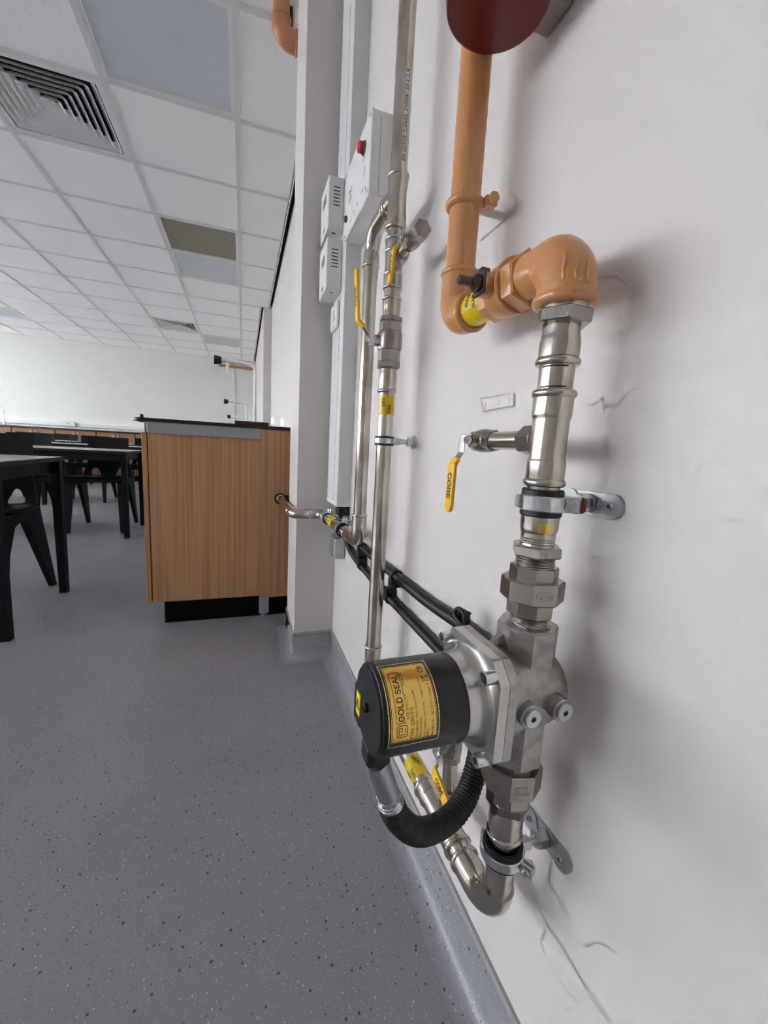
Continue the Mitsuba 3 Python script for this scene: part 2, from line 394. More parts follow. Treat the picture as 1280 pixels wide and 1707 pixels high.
def square_ring(h0, z0, h1, z1, t):
    """thin four-sided sloping band from half-size h0 at z0 to h1 at z1"""
    S = np.array([[-1, -1], [1, -1], [1, 1], [-1, 1]])
    V = np.vstack([np.c_[S * h0, np.full(4, z0)], np.c_[S * h1, np.full(4, z1)], np.c_[S * (h1 - t), np.full(4, z1 + t * .3)], np.c_[S * (h0 - t), np.full(4, z0 + t * .3)]])
    F = []
    for a in range(4):
        for i in range(4):
            b = (a + 1) % 4; k = (i + 1) % 4
            F += [[a * 4 + i, a * 4 + k, b * 4 + k], [a * 4 + i, b * 4 + k, b * 4 + i]]
    return fixv(trimesh.Trimesh(V, F, process=False))
blades = [(.252 - .034 * k) for k in range(7)]
blade_d = [sh(square_ring(h - .030, .034, h, .002, .0022), 'mat_white_metal', False) for h in blades]
vent_frame = cat_([square_ring(.294, 0, .262, 0, .003), bx(-.294, .294, .258, .294, -.002, .006), bx(-.294, .294, -.294, -.258, -.002, .006),
                   bx(-.294, -.258, -.258, .258, -.002, .006), bx(.258, .294, -.258, .258, -.002, .006)])
vf_d = sh(vent_frame, 'mat_white_metal', False)
vp_d = sh(cat_([bx(-.262, .262, -.262, .262, .12, .125), bx(-.262, -.257, -.262, .262, .006, .12), bx(.257, .262, -.262, .262, .006, .12),
                bx(-.257, .257, -.262, -.257, .006, .12), bx(-.257, .257, .257, .262, .006, .12)]), 'mat_black_gap', False)
vc_d = sh(bx(-.012, .012, -.012, .012, .014, .022, .002), 'mat_white_metal', False)
def vent(i, j, label):
    x, y = cells[(i, j)]; k = thing('ceiling_vent', label, 'vent', None)
    part(k, 'frame', at(vf_d, x, y, ZC), None); part(k, 'plenum', at(vp_d, x, y, ZC), None, label='dark hollow behind the blades')
    for d in blade_d: part(k, 'louvre', at(d, x, y, ZC), None)
    part(k, 'centre_plate', at(vc_d, x, y, ZC), None)
vent(1, 1, 'large square four-way louvred air vent in the ceiling, nearest the camera')
vent(1, 8, 'small far louvred air vent in the ceiling above the far tap')
lf_d = sh(cat_([bx(-.292, .292, .270, .292, -.003, .02), bx(-.292, .292, -.292, -.270, -.003, .02), bx(-.292, -.270, -.270, .270, -.003, .02), bx(.270, .292, -.270, .270, -.003, .02)]), 'mat_white_metal', False)
lp_d = sh(bx(-.272, .272, -.272, .272, .004, .012), 'mat_diffuser_off', False)
for (i, j), lab in {(0, 0): 'unlit square ceiling light with grey diffuser, biggest, at the top of the photo', (0, 4): 'unlit grey ceiling light panel just beyond the brown grille',
                    (0, 9): 'unlit grey ceiling light panel farthest away, above the white tap', (5, 9): 'unlit pale ceiling light at the left edge near the far wall'}.items():
    x, y = cells[(i, j)]; k = thing('ceiling_light', lab, 'ceiling light')
    part(k, 'frame', at(lf_d, x, y, ZC), None); part(k, 'diffuser', at(lp_d, x, y, ZC), None, label='grey translucent diffuser panel')
x, y = cells[(5, 4)]; part('ceiling', 'tile', at(tile_d, x, y, ZC), None)
x, y = cells[(0, 3)]; k = thing('ceiling_grille', 'square brownish-grey egg-crate return air grille in the ceiling', 'grille')
part(k, 'frame', at(lf_d, x, y, ZC), None)
bars = [bx(-.27, .27, v - .0012, v + .0012, .002, .012) for v in np.linspace(-.26, .26, 36)] + [bx(v - .0012, v + .0012, -.27, .27, .002, .012) for v in np.linspace(-.26, .26, 36)]
part(k, 'egg_crate_mesh', at(sh(cat_(bars), 'mat_grille', False), x, y, ZC), None, kind='stuff')
part(k, 'backing', at(sh(bx(-.27, .27, -.27, .27, .03, .034), 'mat_grille', False), x, y, ZC), None)

# ---------------------------------------------------------------- gas pipework on the right wall
MX, MY = .274, .316            # steel riser with the shut-off valve
RP = .0157
Zv = [0, 0, 1]
def M_(z): return [MX, MY, z]
toCam = math.degrees(math.atan2(-MY, -MX))
def hexz(n, R, z0, z1, rot, c=None, o=None):
    o = M_(0) if o is None else o
    return put(nut(n, R, z0, z1, c, rot), frame([o[0], o[1], 0], Zv))

# -- upper steel riser: adaptor, pipe, tee, adaptor
k = thing('steel_riser', 'short stainless gas riser between the painted brown elbow and the valve union', 'pipe')
part(k, 'tube', cyl(M_(.752), Zv, RP, .166), 'mat_steel')
part(k, 'threaded_bush', cat_([lathe([(0, .952), (.0215, .952), (.0215, .9535), (.0205, .9545), (.0215, .9555), (.0205, .9565), (.0215, .9575), (.0205, .9585), (0, .960)], M_(0), Zv)]), 'mat_steel_fit', label='pale threads wrapped in sealing fibre')
part(k, 'hexagon_bush', hexz(6, .0252, .9405, .9525, toCam + 14, .0012), 'mat_iron', label='steel hexagon bush with stamped letters')
a = math.radians(toCam - 16)
nn = np.array([math.cos(a), math.sin(a), 0]); rr = np.array([-nn[1], nn[0], 0])
part(k, 'stamped_letters', text('NV55', .0062, np.array(M_(.9466)) + nn * .0219, -rr, [0, 0, -1], .0005), 'mat_steel_fit', False)
part(k, 'press_adaptor', lathe([(0, .941), (.0164, .941), (.0164, .932), (.0170, .930), (.0179, .926), (.0179, .9125), (.0172, .9115), (.0172, .9075), (0, .9075)], M_(0), Zv), 'mat_steel_fit')
part(k, 'press_bead', bead(M_(.9085), Zv, .0168, .0200, .0075), 'mat_steel_fit')
for z in (.9032, .8852): part(k, 'marker_line', wrap(flat_poly(sbox(-.012, -.0007, .012, .0007), .0002), M_(z), Zv, [-.75, -.66, 0], RP, .0, 0, 'around'), 'mat_ink', label='dark blue insertion mark')
tee = lathe([(0, .881), (.0168, .881), (.0180, .8765), (.0180, .861), (.0174, .8585), (.0166, .857), (.0166, .821), (.0174, .819), (.0179, .8165), (.0179, .8015), (.0168, .797), (0, .797)], M_(0), Zv)
part(k, 'press_tee', tee, 'mat_steel_fit')
part(k, 'press_bead', bead(M_(.880), Zv, .0168, .0202, .0075), 'mat_steel_fit')
part(k, 'press_bead', bead(M_(.798), Zv, .0168, .0198, .0075), 'mat_steel_fit')
part(k, 'press_adaptor', lathe([(0, .7715), (.0172, .7715), (.0181, .7665), (.0181, .7535), (.0172, .7505), (.0164, .749), (.0166, .7445), (.0160, .7435), (.0166, .742), (.0160, .741), (.0166, .7395), (.0160, .7385), (.0164, .7365), (0, .7365)], M_(0), Zv), 'mat_steel_fit')
part(k, 'flow_sticker', wrap(flat_poly(sbox(-.0062, -.0045, .0062, .0045), .0003), M_(.7555), Zv, [-.45, -.89, 0], .0181, .05, 0, 'around'), 'mat_gold', label='small amber sticker')
part(k, 'hexagon_nut', hexz(6, .0245, .7262, .7368, toCam + 8, .0014), 'mat_iron')
part(k, 'thread', lathe([(0, .7265)] + [(.0188 if i % 2 else .0178, .7265 - i * .0012) for i in range(10)] + [(0, .715)], M_(0), Zv), 'mat_iron')

def union(label, zs, rots, plate=True):
    """zs: top hexagon, nut, lower hexagon (z high to low)"""
    k = thing('pipe_union', label, 'pipe union', None)
    (a1, a0, Ra), (b1, b0, Rb), (c1, c0, Rc) = zs
    part(k, 'end_fitting', hexz(8, Ra, a0, a1, rots[0], .0012), 'mat_iron')
    part(k, 'union_nut', cat_([hexz(8, Rb, b0, b1, rots[1], .0016)]), 'mat_iron', label='large octagonal union nut')
    part(k, 'end_fitting', hexz(8, Rc, c0, c1, rots[2], .0012), 'mat_iron')
    aa = math.radians(rots[1] + 22.5); q = np.array([math.cos(aa), math.sin(aa), 0]); t = np.array([-q[1], q[0], 0]); ap = Rb * math.cos(math.pi / 8)
    zc = (b0 + b1) / 2
    oval = rrect(-.0088, .0088, -.0045, .0045, .0045).difference(rrect(-.0080, .0080, -.0037, .0037, .0037))
    part(k, 'cast_mark', cat_([extr(oval, .0006, o=np.array([MX, MY, zc]) + q * (ap - .0001), x=-t, y=[0, 0, -1]),
         text('GTB', .0046, np.array([MX, MY, zc]) + q * (ap - .0001), -t, [0, 0, -1], .0006)]), 'mat_iron', False, 'raised cast letters in an oval')
    return k
ku = union('octagonal steel pipe union above the black solenoid valve', [(.7158, .701, .0232), (.7030, .6815, .0305), (.6825, .6655, .0232)], (toCam + 6, toCam + 4, toCam + 18))
part(ku, 'thread', lathe([(0, .6665)] + [(.0186 if i % 2 else .0176, .6665 - i * .0011) for i in range(11)] + [(0, .653)], M_(0), Zv), 'mat_iron')
# fibrous sealing hemp
hemp = []
rng = np.random.default_rng(4)
for i in range(26):
    t0 = rng.uniform(0, 6.28); pts = [[MX + (.0185 + .001 * j) * math.cos(t0 + j * .16), MY + (.0185 + .001 * j) * math.sin(t0 + j * .16), .6588 - .0006 * j + .0004 * rng.standard_normal()] for j in range(5)]
    hemp.append(tube(pts, .00022, 5))
part(ku, 'sealing_fibre', cat_(hemp), 'mat_white_plastic', 30, 'stray pale sealing fibres', 'stuff')
union('octagonal steel pipe union below the black solenoid valve', [(.508, .493, .0235), (.5010, .4730, .0312), (.4740, .4560, .0240)], (toCam + 8, toCam + 4, toCam + 10))

# -- solenoid valve
VZ = .588
k = thing('solenoid_valve', 'black cylindrical gas solenoid valve with gold label on a cast aluminium body', 'valve')
ax = [1, 0, 0]; VO = [0, MY, VZ]
drum = lathe([(0, .224), (.046, .224), (.0462, .232), (.0455, .244), (.0425, .2495), (.0415, .262), (.0405, .285), (.037, .300), (.031, .306), (0, .3065)], VO, ax, 64)
ports = [hexz(8, .0302, .585, .6545, toCam + 14, .0008), hexz(8, .0292, .5075, .585, toCam + 18, .0008)]
lip = hexz(8, .0290, .6540, .6560, toCam + 14, .0006)
boss = [cyl([bxx, MY - .03, .5895], [0, -1, 0], .0112, .0215, 32, .001) for bxx in (.2455, .2815)]
rib = put(extr(Polygon([(0, 0), (.020, 0), (0, .024)]), .005, o=[.228, MY + .012, VZ + .042], x=[1, 0, 0], y=[0, 0, 1]), np.eye(4))
rib2 = extr(Polygon([(.226, VZ + .044), (.252, VZ + .044), (.252, VZ + .062)]), .006, o=[0, MY + .006, 0], x=[1, 0, 0], y=[0, 0, 1])
body = cat_([drum] + ports + [lip] + boss + [rib2])
part(k, 'body', body, 'mat_cast', 35)
def plate_poly(h, w, r, bite):
    p = sbox(-w, -h, w, h)
    p = unary_union([sbox(-w + bite, -h, w - bite, h), sbox(-w, -h + bite, w, h - bite)]).convex_hull
    return p.buffer(-r).buffer(r, 8)
pp = plate_poly(.0535, .0515, .006, .016)
yz = dict(x=[0, -1, 0], y=[0, 0, 1])   # extrudes towards -x
fl1 = extr(pp, .0085, o=[.2275, MY, VZ], **yz); fl2 = extr(pp.buffer(-.0004), .0098, o=[.2188, MY, VZ], **yz)
part(k, 'body_flange', fl1, 'mat_cast', 30)
part(k, 'cover_plate', fl2, 'mat_alloy', 30)
part(k, 'neck', lathe([(0, .1885), (.0405, .1885), (.0409, .1895), (.0410, .1975), (.0420, .203), (.0450, .2075), (.0490, .2095), (0, .2098)], VO, ax, 64), 'mat_alloy', 40, 'bare alloy neck behind the black coil')
part(k, 'coil_housing', lathe([(0, .1085), (.0385, .1085), (.0396, .1092), (.0404, .1108), (.0405, .113), (.0405, .187), (.0398, .1893), (0, .1893)], VO, ax, 72), 'mat_coil', 40, 'black painted cylindrical coil housing')
part(k, 'end_disc', lathe([(0, .1066), (.0368, .1066), (.0374, .1072), (.0376, .109), (0, .109)], VO, ax, 72), 'mat_coil', 40)
part(k, 'centre_screw', cat_([cyl([.1067, MY + .002, VZ], [-1, 0, 0], .0042, .0035, 24, .0008), gon(6, .0024, [.1035, MY + .002, VZ], [-1, 0, 0], .0012)]), 'mat_rubber')
part(k, 'terminal_box', bx(.1085, .160, MY + .028, MY + .051, VZ - .042, VZ - .002, .002), 'mat_coil', False, 'black terminal box on the far side of the coil')
st = part(k, 'warning_sticker', bx(.1056, .1066, MY + .0215, MY + .0325, VZ - .023, VZ - .001), 'mat_sticker', False, 'small yellow electrical warning sticker')
part(st, 'symbol', cat_([extr(Polygon([(-.005, -.005), (.005, -.005), (0, .006)]).difference(Polygon([(-.0036, -.0041), (.0036, -.0041), (0, .0042)])), .0003, o=[.1056, MY + .027, VZ - .012], **yz),
      extr(Polygon([(.001, .003), (-.0014, -.0008), (.0002, -.0006), (-.0008, -.003), (.0018, .0004), (.0002, .0002)]), .0003, o=[.1056, MY + .027, VZ - .012], **yz)]), 'mat_ink', False)
# gold label wrapped on the coil, reading upwards
CL = dict(o=[0, MY, VZ], axis=[-1, 0, 0], e1=[0, -1, 0])
def cw(m, dR=.0): return wrap(m, CL['o'], CL['axis'], CL['e1'], .0405 + dR, 0., 0., 'around')
A0, A1 = math.radians(-15.0) * .0405, math.radians(90.0) * .0405
lx0, lx1 = -.1125, -.1587     # s = -x
lab_ = part(k, 'label_plate', cw(flat_poly(sbox(A0, lx1, A1, lx0), .0002)), 'mat_coil', 40, 'gold and black printed rating label')
inn = sbox(A0 + .0045, lx1 + .0022, A1 - .0035, lx0 - .0022)
part(lab_, 'gold_field', cw(flat_poly(inn, .0002), .00022), 'mat_gold', 40)
out_ = sbox(A0, lx1, A1, lx0).difference(sbox(A0, lx1, A1, lx0).buffer(-.0007))
thin = inn.buffer(-.0004).difference(inn.buffer(-.0010))
part(lab_, 'gold_border', cw(flat_poly(out_, .0002), .0002), 'mat_gold_edge', 40)
B0, B1 = A0 + .0045, A1 - .0035
def lt(s, h, u, x, bold=False): return flat_text(s, h, .00015, bold, B0 + u, -x)
ink = [lt('GOLD SEAL', .0051, .0174, .1264, True), lt('VALVES LTD', .0023, .0190, .1305), lt('Size 1\u00bc"', .0024, .0450, .1312),
       lt('TYPE GSV32', .0032, .0008, .1352), lt('Gas solenoid valve. Auto On/Off', .0019, .0012, .1383), lt('230v 50/60Hz', .0019, .0012, .1420),
       lt('Pmax 200mbar  Amb Temp. - 15 to +60  IP54', .00165, .0012, .1456), lt('IP54', .0024, .0008, .1490), lt('BS EN161    ISO 9001 Class A', .0022, .0010, .1533)]
ink += [lt('UK', .0030, .0462, .1508, True), lt('CA', .0030, .0462, .1545, True), lt('CE', .0042, .0550, .1520, True)]
fr_ = rrect(B0 + .0165, B1 - .0075, -.1286, -.1190, .0018)
fr_ = fr_.difference(fr_.buffer(-.0005)).difference(sbox(B0 + .017, -.1300, B0 + .038, -.1280))
lg = rrect(B0 + .0050, B0 + .0150, -.1290, -.1195, .0018); lg = lg.difference(lg.buffer(-.0006))
gl = unary_union([sbox(B0 + .0070, -.1272, B0 + .0076, -.1215), sbox(B0 + .0070, -.1218, B0 + .0130, -.1212), sbox(B0 + .0124, -.1240, B0 + .0130, -.1212), sbox(B0 + .0098, -.1246, B0 + .0104, -.1226), sbox(B0 + .0098, -.1246, B0 + .0130, -.1240), sbox(B0 + .0085, -.1272, B0 + .0130, -.1266)])
ink += [flat_poly(p, .00015) for q in (fr_, lg, gl) for p in getattr(q, 'geoms', [q])]
part(lab_, 'print', cat_([cw(m, .00042) for m in ink] + [cw(flat_poly(thin, .0001), .00042)]), 'mat_ink', False, 'dark printed lettering and logo')
bolt = lambda y, z, x: cat_([cyl([x + .0125, y, z], [-1, 0, 0], .0062, .0120, 28, .0006), ring([x + .0008, y, z], [-1, 0, 0], .0034, .0062, .0016)])
for y, z in ((.0380, .0405), (-.0405, .0400), (.0380, -.0400), (-.0405, -.0400)):
    b = part(k, 'bolt', bolt(MY + y, VZ + z, .1975), 'mat_chrome', 30, 'shiny socket-head bolt')
    part(b, 'hex_socket', gon(6, .0034, [.1977, MY + y, VZ + z], [-1, 0, 0], .0006), 'mat_dark_slot')
for xx in (.2455, .2815):
    b = part(k, 'plug', cat_([cyl([xx, .2650, .5895], [0, -1, 0], .0086, .0035, 32, .0008), ring([xx, .2660, .5895], [0, -1, 0], .0080, .0094, .0022)]), 'mat_zinc', 30, 'zinc test plug with a hexagon socket')
    part(b, 'hex_socket', gon(6, .0030, [xx, .2618, .5895], [0, -1, 0], .0005), 'mat_dark_slot')
part(k, 'cable_outlet', cat_([bx(.1065, .1290, MY - .010, MY + .014, .5325, .5525, .003)]), 'mat_coil', False, 'black cable outlet under the coil')

# -- metal nipple, gland and black flexible conduit looping back behind the valve
k = thing('flexible_conduit', 'black corrugated flexible conduit looping under the solenoid valve', 'conduit')
np0, np1 = np.array([.1188, MY, .5323]), np.array([.1335, .317, .491])
nd = unit(np1 - np0)
part(k, 'metal_nipple', cyl(np0, nd, .0110, float(np.linalg.norm(np1 - np0)), 36), 'mat_zinc_dull', label='dull grey metal nipple')
part(k, 'gland', cat_([gon(6, .0128, np1 - nd * .002, nd, .005, None, 20), cyl(np1 + nd * .003, nd, .0124, .009, 36, .001), ring(np1 + nd * .0075, nd, .011, .0132, .003)]), 'mat_chrome', label='nickel-plated conduit gland')
e_ = np1 + nd * .011
loop = spline([e_, e_ + nd * .012, (.151, .320, .453), (.172, .326, .430), (.202, .334, .4195), (.232, .344, .4235), (.2535, .356, .4380), (.266, .365, .462), (.276, .371, .495), (.288, .376, .530), (.302, .385, .552), (.314, .405, .556)], .002)
part(k, 'hose', corrugated(loop, .0134, .0046, .0012, 22), 'mat_rubber', 60)

# -- lower gas run: elbow under the riser, tee, elbow up into the isolation riser
k = thing('lower_pipe_run', 'stainless gas pipe running low along the wall under the solenoid valve', 'pipe')
LZ, P2X, P2Y = .297, .2715, .786
part(k, 'hexagon_nut', hexz(6, .0232, .4445, .4565, toCam - 22, .0014), 'mat_iron')
part(k, 'press_adaptor', lathe([(0, .446), (.0168, .446), (.0172, .440), (.0184, .4365), (.0184, .4195), (.0178, .414), (.0178, .409), (0, .409)], M_(0), Zv), 'mat_steel_fit')
part(k, 'press_bead', bead(M_(.4110), Zv, .0168, .0200, .0075), 'mat_steel_fit')
path = fillet([M_(.412), M_(LZ), (MX, .47, LZ)], .044, 16)
path2 = fillet([(MX, .44, LZ), (MX, P2Y, LZ), (P2X, P2Y, .42)], .044, 14)
part(k, 'elbow', tube(np.vstack([path[1:-1]]), .0180, 36), 'mat_steel_fit', 50)
part(k, 'tube', cyl(M_(.338), Zv, RP, .075), 'mat_steel')
part(k, 'tube', cyl([MX, .352, LZ], [0, 1, 0], RP, P2Y - .044 - .352), 'mat_steel')
yd = [0, 1, 0]
part(k, 'press_socket', lathe([(0, .358), (.0180, .358), (.0182, .372), (.0174, .377), (.0184, .381), (.0170, .386), (0, .386)], [MX, 0, LZ], yd), 'mat_steel_fit')
part(k, 'press_bead', bead([MX, .3835, LZ], yd, .0168, .0202, .0075), 'mat_steel_fit')
part(k, 'press_tee', lathe([(0, .399), (.0168, .399), (.0181, .404), (.0181, .419), (.0168, .422), (.0168, .478), (.0181, .482), (.0181, .499), (.0168, .504), (0, .504)], [MX, 0, LZ], yd), 'mat_steel_fit')
for y in (.4010, .5020): part(k, 'press_bead', bead([MX, y, LZ], yd, .0168, .0202, .0075), 'mat_steel_fit')
part(k, 'press_bead', bead([MX, .4835, LZ], yd, .0168, .0190, .005), 'mat_steel_fit')
part(k, 'tee_branch', lathe([(0, LZ), (.0135, LZ), (.0125, LZ + .020), (.0120, LZ + .0398), (0, LZ + .0398)], [MX, .437, 0], Zv), 'mat_steel_fit')
def gas_tape(k, o, axis, e1, R, s0, s1, words, th_cover=6.28, mode='along', h=.006):
    ctr = np.asarray(o, float)
    t = part(k, 'gas_tape', wrap(flat_poly(sbox(-R * th_cover / 2, s0, R * th_cover / 2, s1), .0003), ctr, axis, e1, R, 0, 0, 'around'), 'mat_tape', 40, 'yellow adhesive tape printed with the word GAS')
    part(t, 'lettering', cat_([wrap(flat_text('GAS', h, .0002, True, center=True), ctr, axis, e1, R + .0003, th, s, md, .002) for th, s, md in words]), 'mat_ink', False)
gas_tape(k, [MX, 0, LZ], yd, [-.6, -.1, .8], RP, .514, .556, [(.75, .540, 'down'), (.45, .546, 'down'), (-.35, .524, 'down'), (-1.0, .534, 'down')])
part(k, 'elbow', tube(path2[2:-1], .0175, 30), 'mat_steel_fit', 50)

# -- riser with isolation valve (second vertical pipe)
P2 = lambda z: [P2X, P2Y, z]
k = thing('isolation_riser', 'vertical stainless gas pipe below the yellow-handled isolation valve, in front of the trunking', 'pipe')
part(k, 'tube', cyl(P2(.36), Zv, RP, .602), 'mat_steel')
part(k, 'press_bead', bead(P2(.3935), Zv, .0160, .0195, .0065), 'mat_steel_fit')
part(k, 'press_socket', lathe([(0, .392), (.0176, .392), (.0178, .372), (.0168, .362), (.0166, .345), (0, .345)], P2(0), Zv), 'mat_steel_fit')
part(k, 'press_adaptor', lathe([(0, .978), (.0166, .978), (.0168, .972), (.0180, .966), (.0180, .948), (.0170, .940), (0, .933)], P2(0), Zv), 'mat_steel_fit')
part(k, 'press_bead', bead(P2(.9365), Zv, .0165, .0198, .0070), 'mat_steel_fit')
gas_tape(k, P2(0), Zv, [-.32, -.95, 0], RP, .8900, .9275, [(-.45, .914, 'along'), (.35, .901, 'along')], h=.0062)

k = thing('isolation_valve', 'nickel ball valve with a tall upright yellow lever on the second vertical pipe', 'valve')
r2 = math.degrees(math.atan2(-P2Y, -P2X))
part(k, 'hexagon_end', put(nut(6, .0232, 1.066, 1.0755, .0012, r2 + 12), frame(P2(0), Zv)), 'mat_iron')
part(k, 'body', cat_([put(nut(8, .0222, 1.047, 1.066, .001, r2 + 4), frame(P2(0), Zv)), lathe([(0, 1.049), (.0225, 1.049), (.0240, 1.046), (.0244, 1.040), (.0244, 1.024), (.0236, 1.018), (.0225, 1.014), (0, 1.014)], P2(0), Zv),
     put(nut(8, .0222, .992, 1.0145, .001, r2 + 4), frame(P2(0), Zv)), cyl([P2X - .02, P2Y, 1.030], [-1, 0, 0], .0105, .012, 28, .001)]), 'mat_iron')
part(k, 'hexagon_end', put(nut(6, .0236, .980, .993, .0012, r2 + 12), frame(P2(0), Zv)), 'mat_iron')
part(k, 'spindle_nut', cat_([cyl([P2X - .030, P2Y, 1.0300], [-1, 0, 0], .0090, .006, 28, .001), gon(6, .0068, [P2X - .0400, P2Y, 1.030], [-1, 0, 0], .006), cyl([P2X - .045, P2Y, 1.030], [-1, 0, 0], .0036, .005, 16)]), 'mat_chrome')
t = unit([-P2X, -P2Y, 0]); sd = np.array([-t[1], t[0], 0])
part(k, 'cast_mark', cat_([extr(rrect(-.008, .008, -.008, .008, .001).difference(rrect(-.0072, .0072, -.0072, .0072, .001)), .0005, o=np.array(P2(1.032)) + t * .0243, x=sd, y=Zv), text('32', .006, np.array(P2(1.032)) + t * .0243, sd, Zv, .0006)]), 'mat_iron', False)
def strap_lever(k, pts, w, wide, n_metal, label=None, flip=False, txt=None, txt_h=.006, th=.0024, grip=.0036, tside=1, tdepth=.0004, trange=(.25, .62), small=True):
    """flat bent lever: bare metal strap for the first points, yellow sleeve after"""
    P = [np.asarray(p, float) for p in pts]; wide = unit(wide)
    def strip(Q, ww, tt, rnd=True):
        Q = fillet(Q, .008, 6) if len(Q) > 2 else np.array(Q)
        tg = np.gradient(Q, axis=0); tg /= np.linalg.norm(tg, axis=1, keepdims=True); V, F = [], []
        m = 12
        for i, (q, g) in enumerate(zip(Q, tg)):
            nn = unit(np.cross(g, wide)); wd = unit(np.cross(nn, g))
            for j in range(m):
                a_ = j * 2 * math.pi / m + math.pi / m
                cx, cy = math.cos(a_), math.sin(a_)
                cx, cy = np.sign(cx) * abs(cx) ** .45, np.sign(cy) * abs(cy) ** .45
                V.append(q + wd * cx * ww[i] / 2 + nn * cy * tt[i] / 2)
        N_ = len(Q); j = np.arange(m); j2 = (j + 1) % m
        for i in range(N_ - 1): F += [np.stack([i * m + j, i * m + j2, i * m + m + j2], 1), np.stack([i * m + j, i * m + m + j2, i * m + m + j], 1)]
        V += [Q[0], Q[-1]]; b0, b1 = N_ * m, N_ * m + 1
        F += [np.stack([np.full(m, b0), j2, j], 1), np.stack([np.full(m, b1), (N_ - 1) * m + j, (N_ - 1) * m + j2], 1)]
        return fixv(trimesh.Trimesh(np.array(V), np.vstack(F), process=False))
    lv = part(k, 'lever', strip(P[:n_metal + 1], np.full(200, w * .82), np.full(200, th)), 'mat_chrome', 40, 'bare bent metal lever strap')
    Q = P[n_metal - 1:]; Q[0] = Q[0] * .45 + Q[1] * .55
    R_ = fillet(Q, .008, 6) if len(Q) > 2 else np.array(Q)
    tail = R_[-1] - R_[-2]; L = np.linalg.norm(tail); u = tail / L
    R_ = np.vstack([R_[:-1], R_[-1] - u * .008, R_[-1] - u * .003, R_[-1]])
    ww = np.full(len(R_), w); ww[-1] = w * .45; ww[-2] = w * .84
    tt = np.full(len(R_), grip); tt[-1] = grip * .6
    def strip2(Q, ww, tt):
        global fillet
        keep = fillet; fillet = lambda q, *_: np.array(q)
        try: return strip(list(Q), ww, tt)
        finally: fillet = keep
    g = part(lv, 'grip', strip2(R_, ww, tt), 'mat_yellow_lever', 40, 'yellow plastic lever sleeve')
    if txt:
        a_, b_ = P[-2], P[-1]; gdir = unit(b_ - a_); nn = unit(np.cross(gdir, wide)) * tside
        ctr = a_ + (b_ - a_) * .45 + nn * (grip / 2 - .0001)
        right = gdir * (-1 if flip else 1); up = np.cross(nn, right)
        tm = [text(txt, txt_h, ctr, right, up, .0003, True, True)]
        part(lv, 'lettering', cat_(tm), 'mat_ink', False, 'black printed word on the sleeve')
    return lv
strap_lever(k, [(P2X - .041, P2Y, 1.018), (P2X - .041, P2Y, 1.036), (.205, P2Y, 1.062), (.1985, P2Y, 1.152)], .0170, [0, 1, 0], 2, txt='CORE', txt_h=.0095, grip=.0066, flip=False, tside=1)

# -- upper part: pipe from the ceiling, tee, reducer, branch over to the bench
k = thing('upper_riser', 'tall stainless gas pipe from the ceiling down to the upper tee', 'pipe')
part(k, 'tube', cyl(P2(1.080), Zv, RP, 1.402), 'mat_steel')
part(k, 'press_tee', lathe([(0, 1.326), (.0170, 1.326), (.0188, 1.318), (.0188, 1.306), (.0172, 1.301), (.0172, 1.262), (.0184, 1.256), (.0184, 1.240), (.0170, 1.232), (0, 1.232)], P2(0), Zv), 'mat_steel_fit')
for z in (1.322, 1.234): part(k, 'press_bead', bead(P2(z), Zv, .0168, .0205, .0085), 'mat_steel_fit')
part(k, 'test_tee', lathe([(0, 1.215), (.0166, 1.215), (.0180, 1.210), (.0180, 1.197), (.0170, 1.194), (.0170, 1.152), (.0180, 1.148), (.0180, 1.132), (.0168, 1.127), (0, 1.127)], P2(0), Zv), 'mat_steel_fit')
for z in (1.2135, 1.1930, 1.1530, 1.1285): part(k, 'press_bead', bead(P2(z), Zv, .0165, .0196 if z > 1.2 or z < 1.14 else .0188, .0065), 'mat_steel_fit')
part(k, 'press_adaptor', lathe([(0, 1.109), (.0168, 1.109), (.0180, 1.104), (.0176, 1.092), (.0165, 1.087), (.0172, 1.084), (.0172, 1.0758), (0, 1.0758)], P2(0), Zv), 'mat_steel_fit')
part(k, 'press_bead', bead(P2(1.1085), Zv, .0165, .0196, .0065), 'mat_steel_fit')
part(k, 'test_branch', cat_([put(nut(6, .0150, 0, .012, .001, 10), frame([P2X, P2Y - .015, 1.175], [0, -1, 0]))]), 'mat_iron')
pr = []
for i, z in enumerate(np.linspace(1.36, 2.05, 3)):
    pr.append(wrap(flat_text('EN 10312  1.4401  DVGW  35 x 1.5', .0062, .0001, True), P2(0), Zv, [.1, -1, 0], RP, .25, z - .02, 'back' if 0 else 'along', .004))
part(k, 'pipe_marking', cat_(pr), 'mat_bolt_dark', False, 'brown printed pipe marking running up the tube')

P1Y, HZ = .937, .582
k = thing('bench_gas_pipe', 'stainless gas pipe dropping behind the yellow lever and bending round the column into the bench', 'pipe')
P1 = lambda z: [.270, P1Y, z]
up = fillet([(P2X, P2Y + .012, 1.292), (.2705, P1Y, 1.292), P1(1.20)], .042, 14)
part(k, 'branch_elbow', tube(up, .0168, 32), 'mat_steel_fit', 50)
for y in (.825, .838): part(k, 'press_bead', bead([P2X, y, 1.292], yd, .0165, .0200, .006), 'mat_steel_fit')
part(k, 'press_socket', lathe([(0, 1.253), (.0170, 1.253), (.0182, 1.248), (.0182, 1.228), (.0170, 1.221), (0, 1.221)], P1(0), Zv), 'mat_steel_fit')
part(k, 'press_bead', bead(P1(1.224), Zv, .0165, .0200, .0065), 'mat_steel_fit')
part(k, 'tube', cyl(P1(.630), Zv, RP, .592), 'mat_steel')
part(k, 'press_bead', bead(P1(.660), Zv, .0165, .0198, .0065), 'mat_steel_fit')
low = fillet([P1(.657), P1(HZ + .010), (.270, 1.06, HZ + .010)], .040, 14)
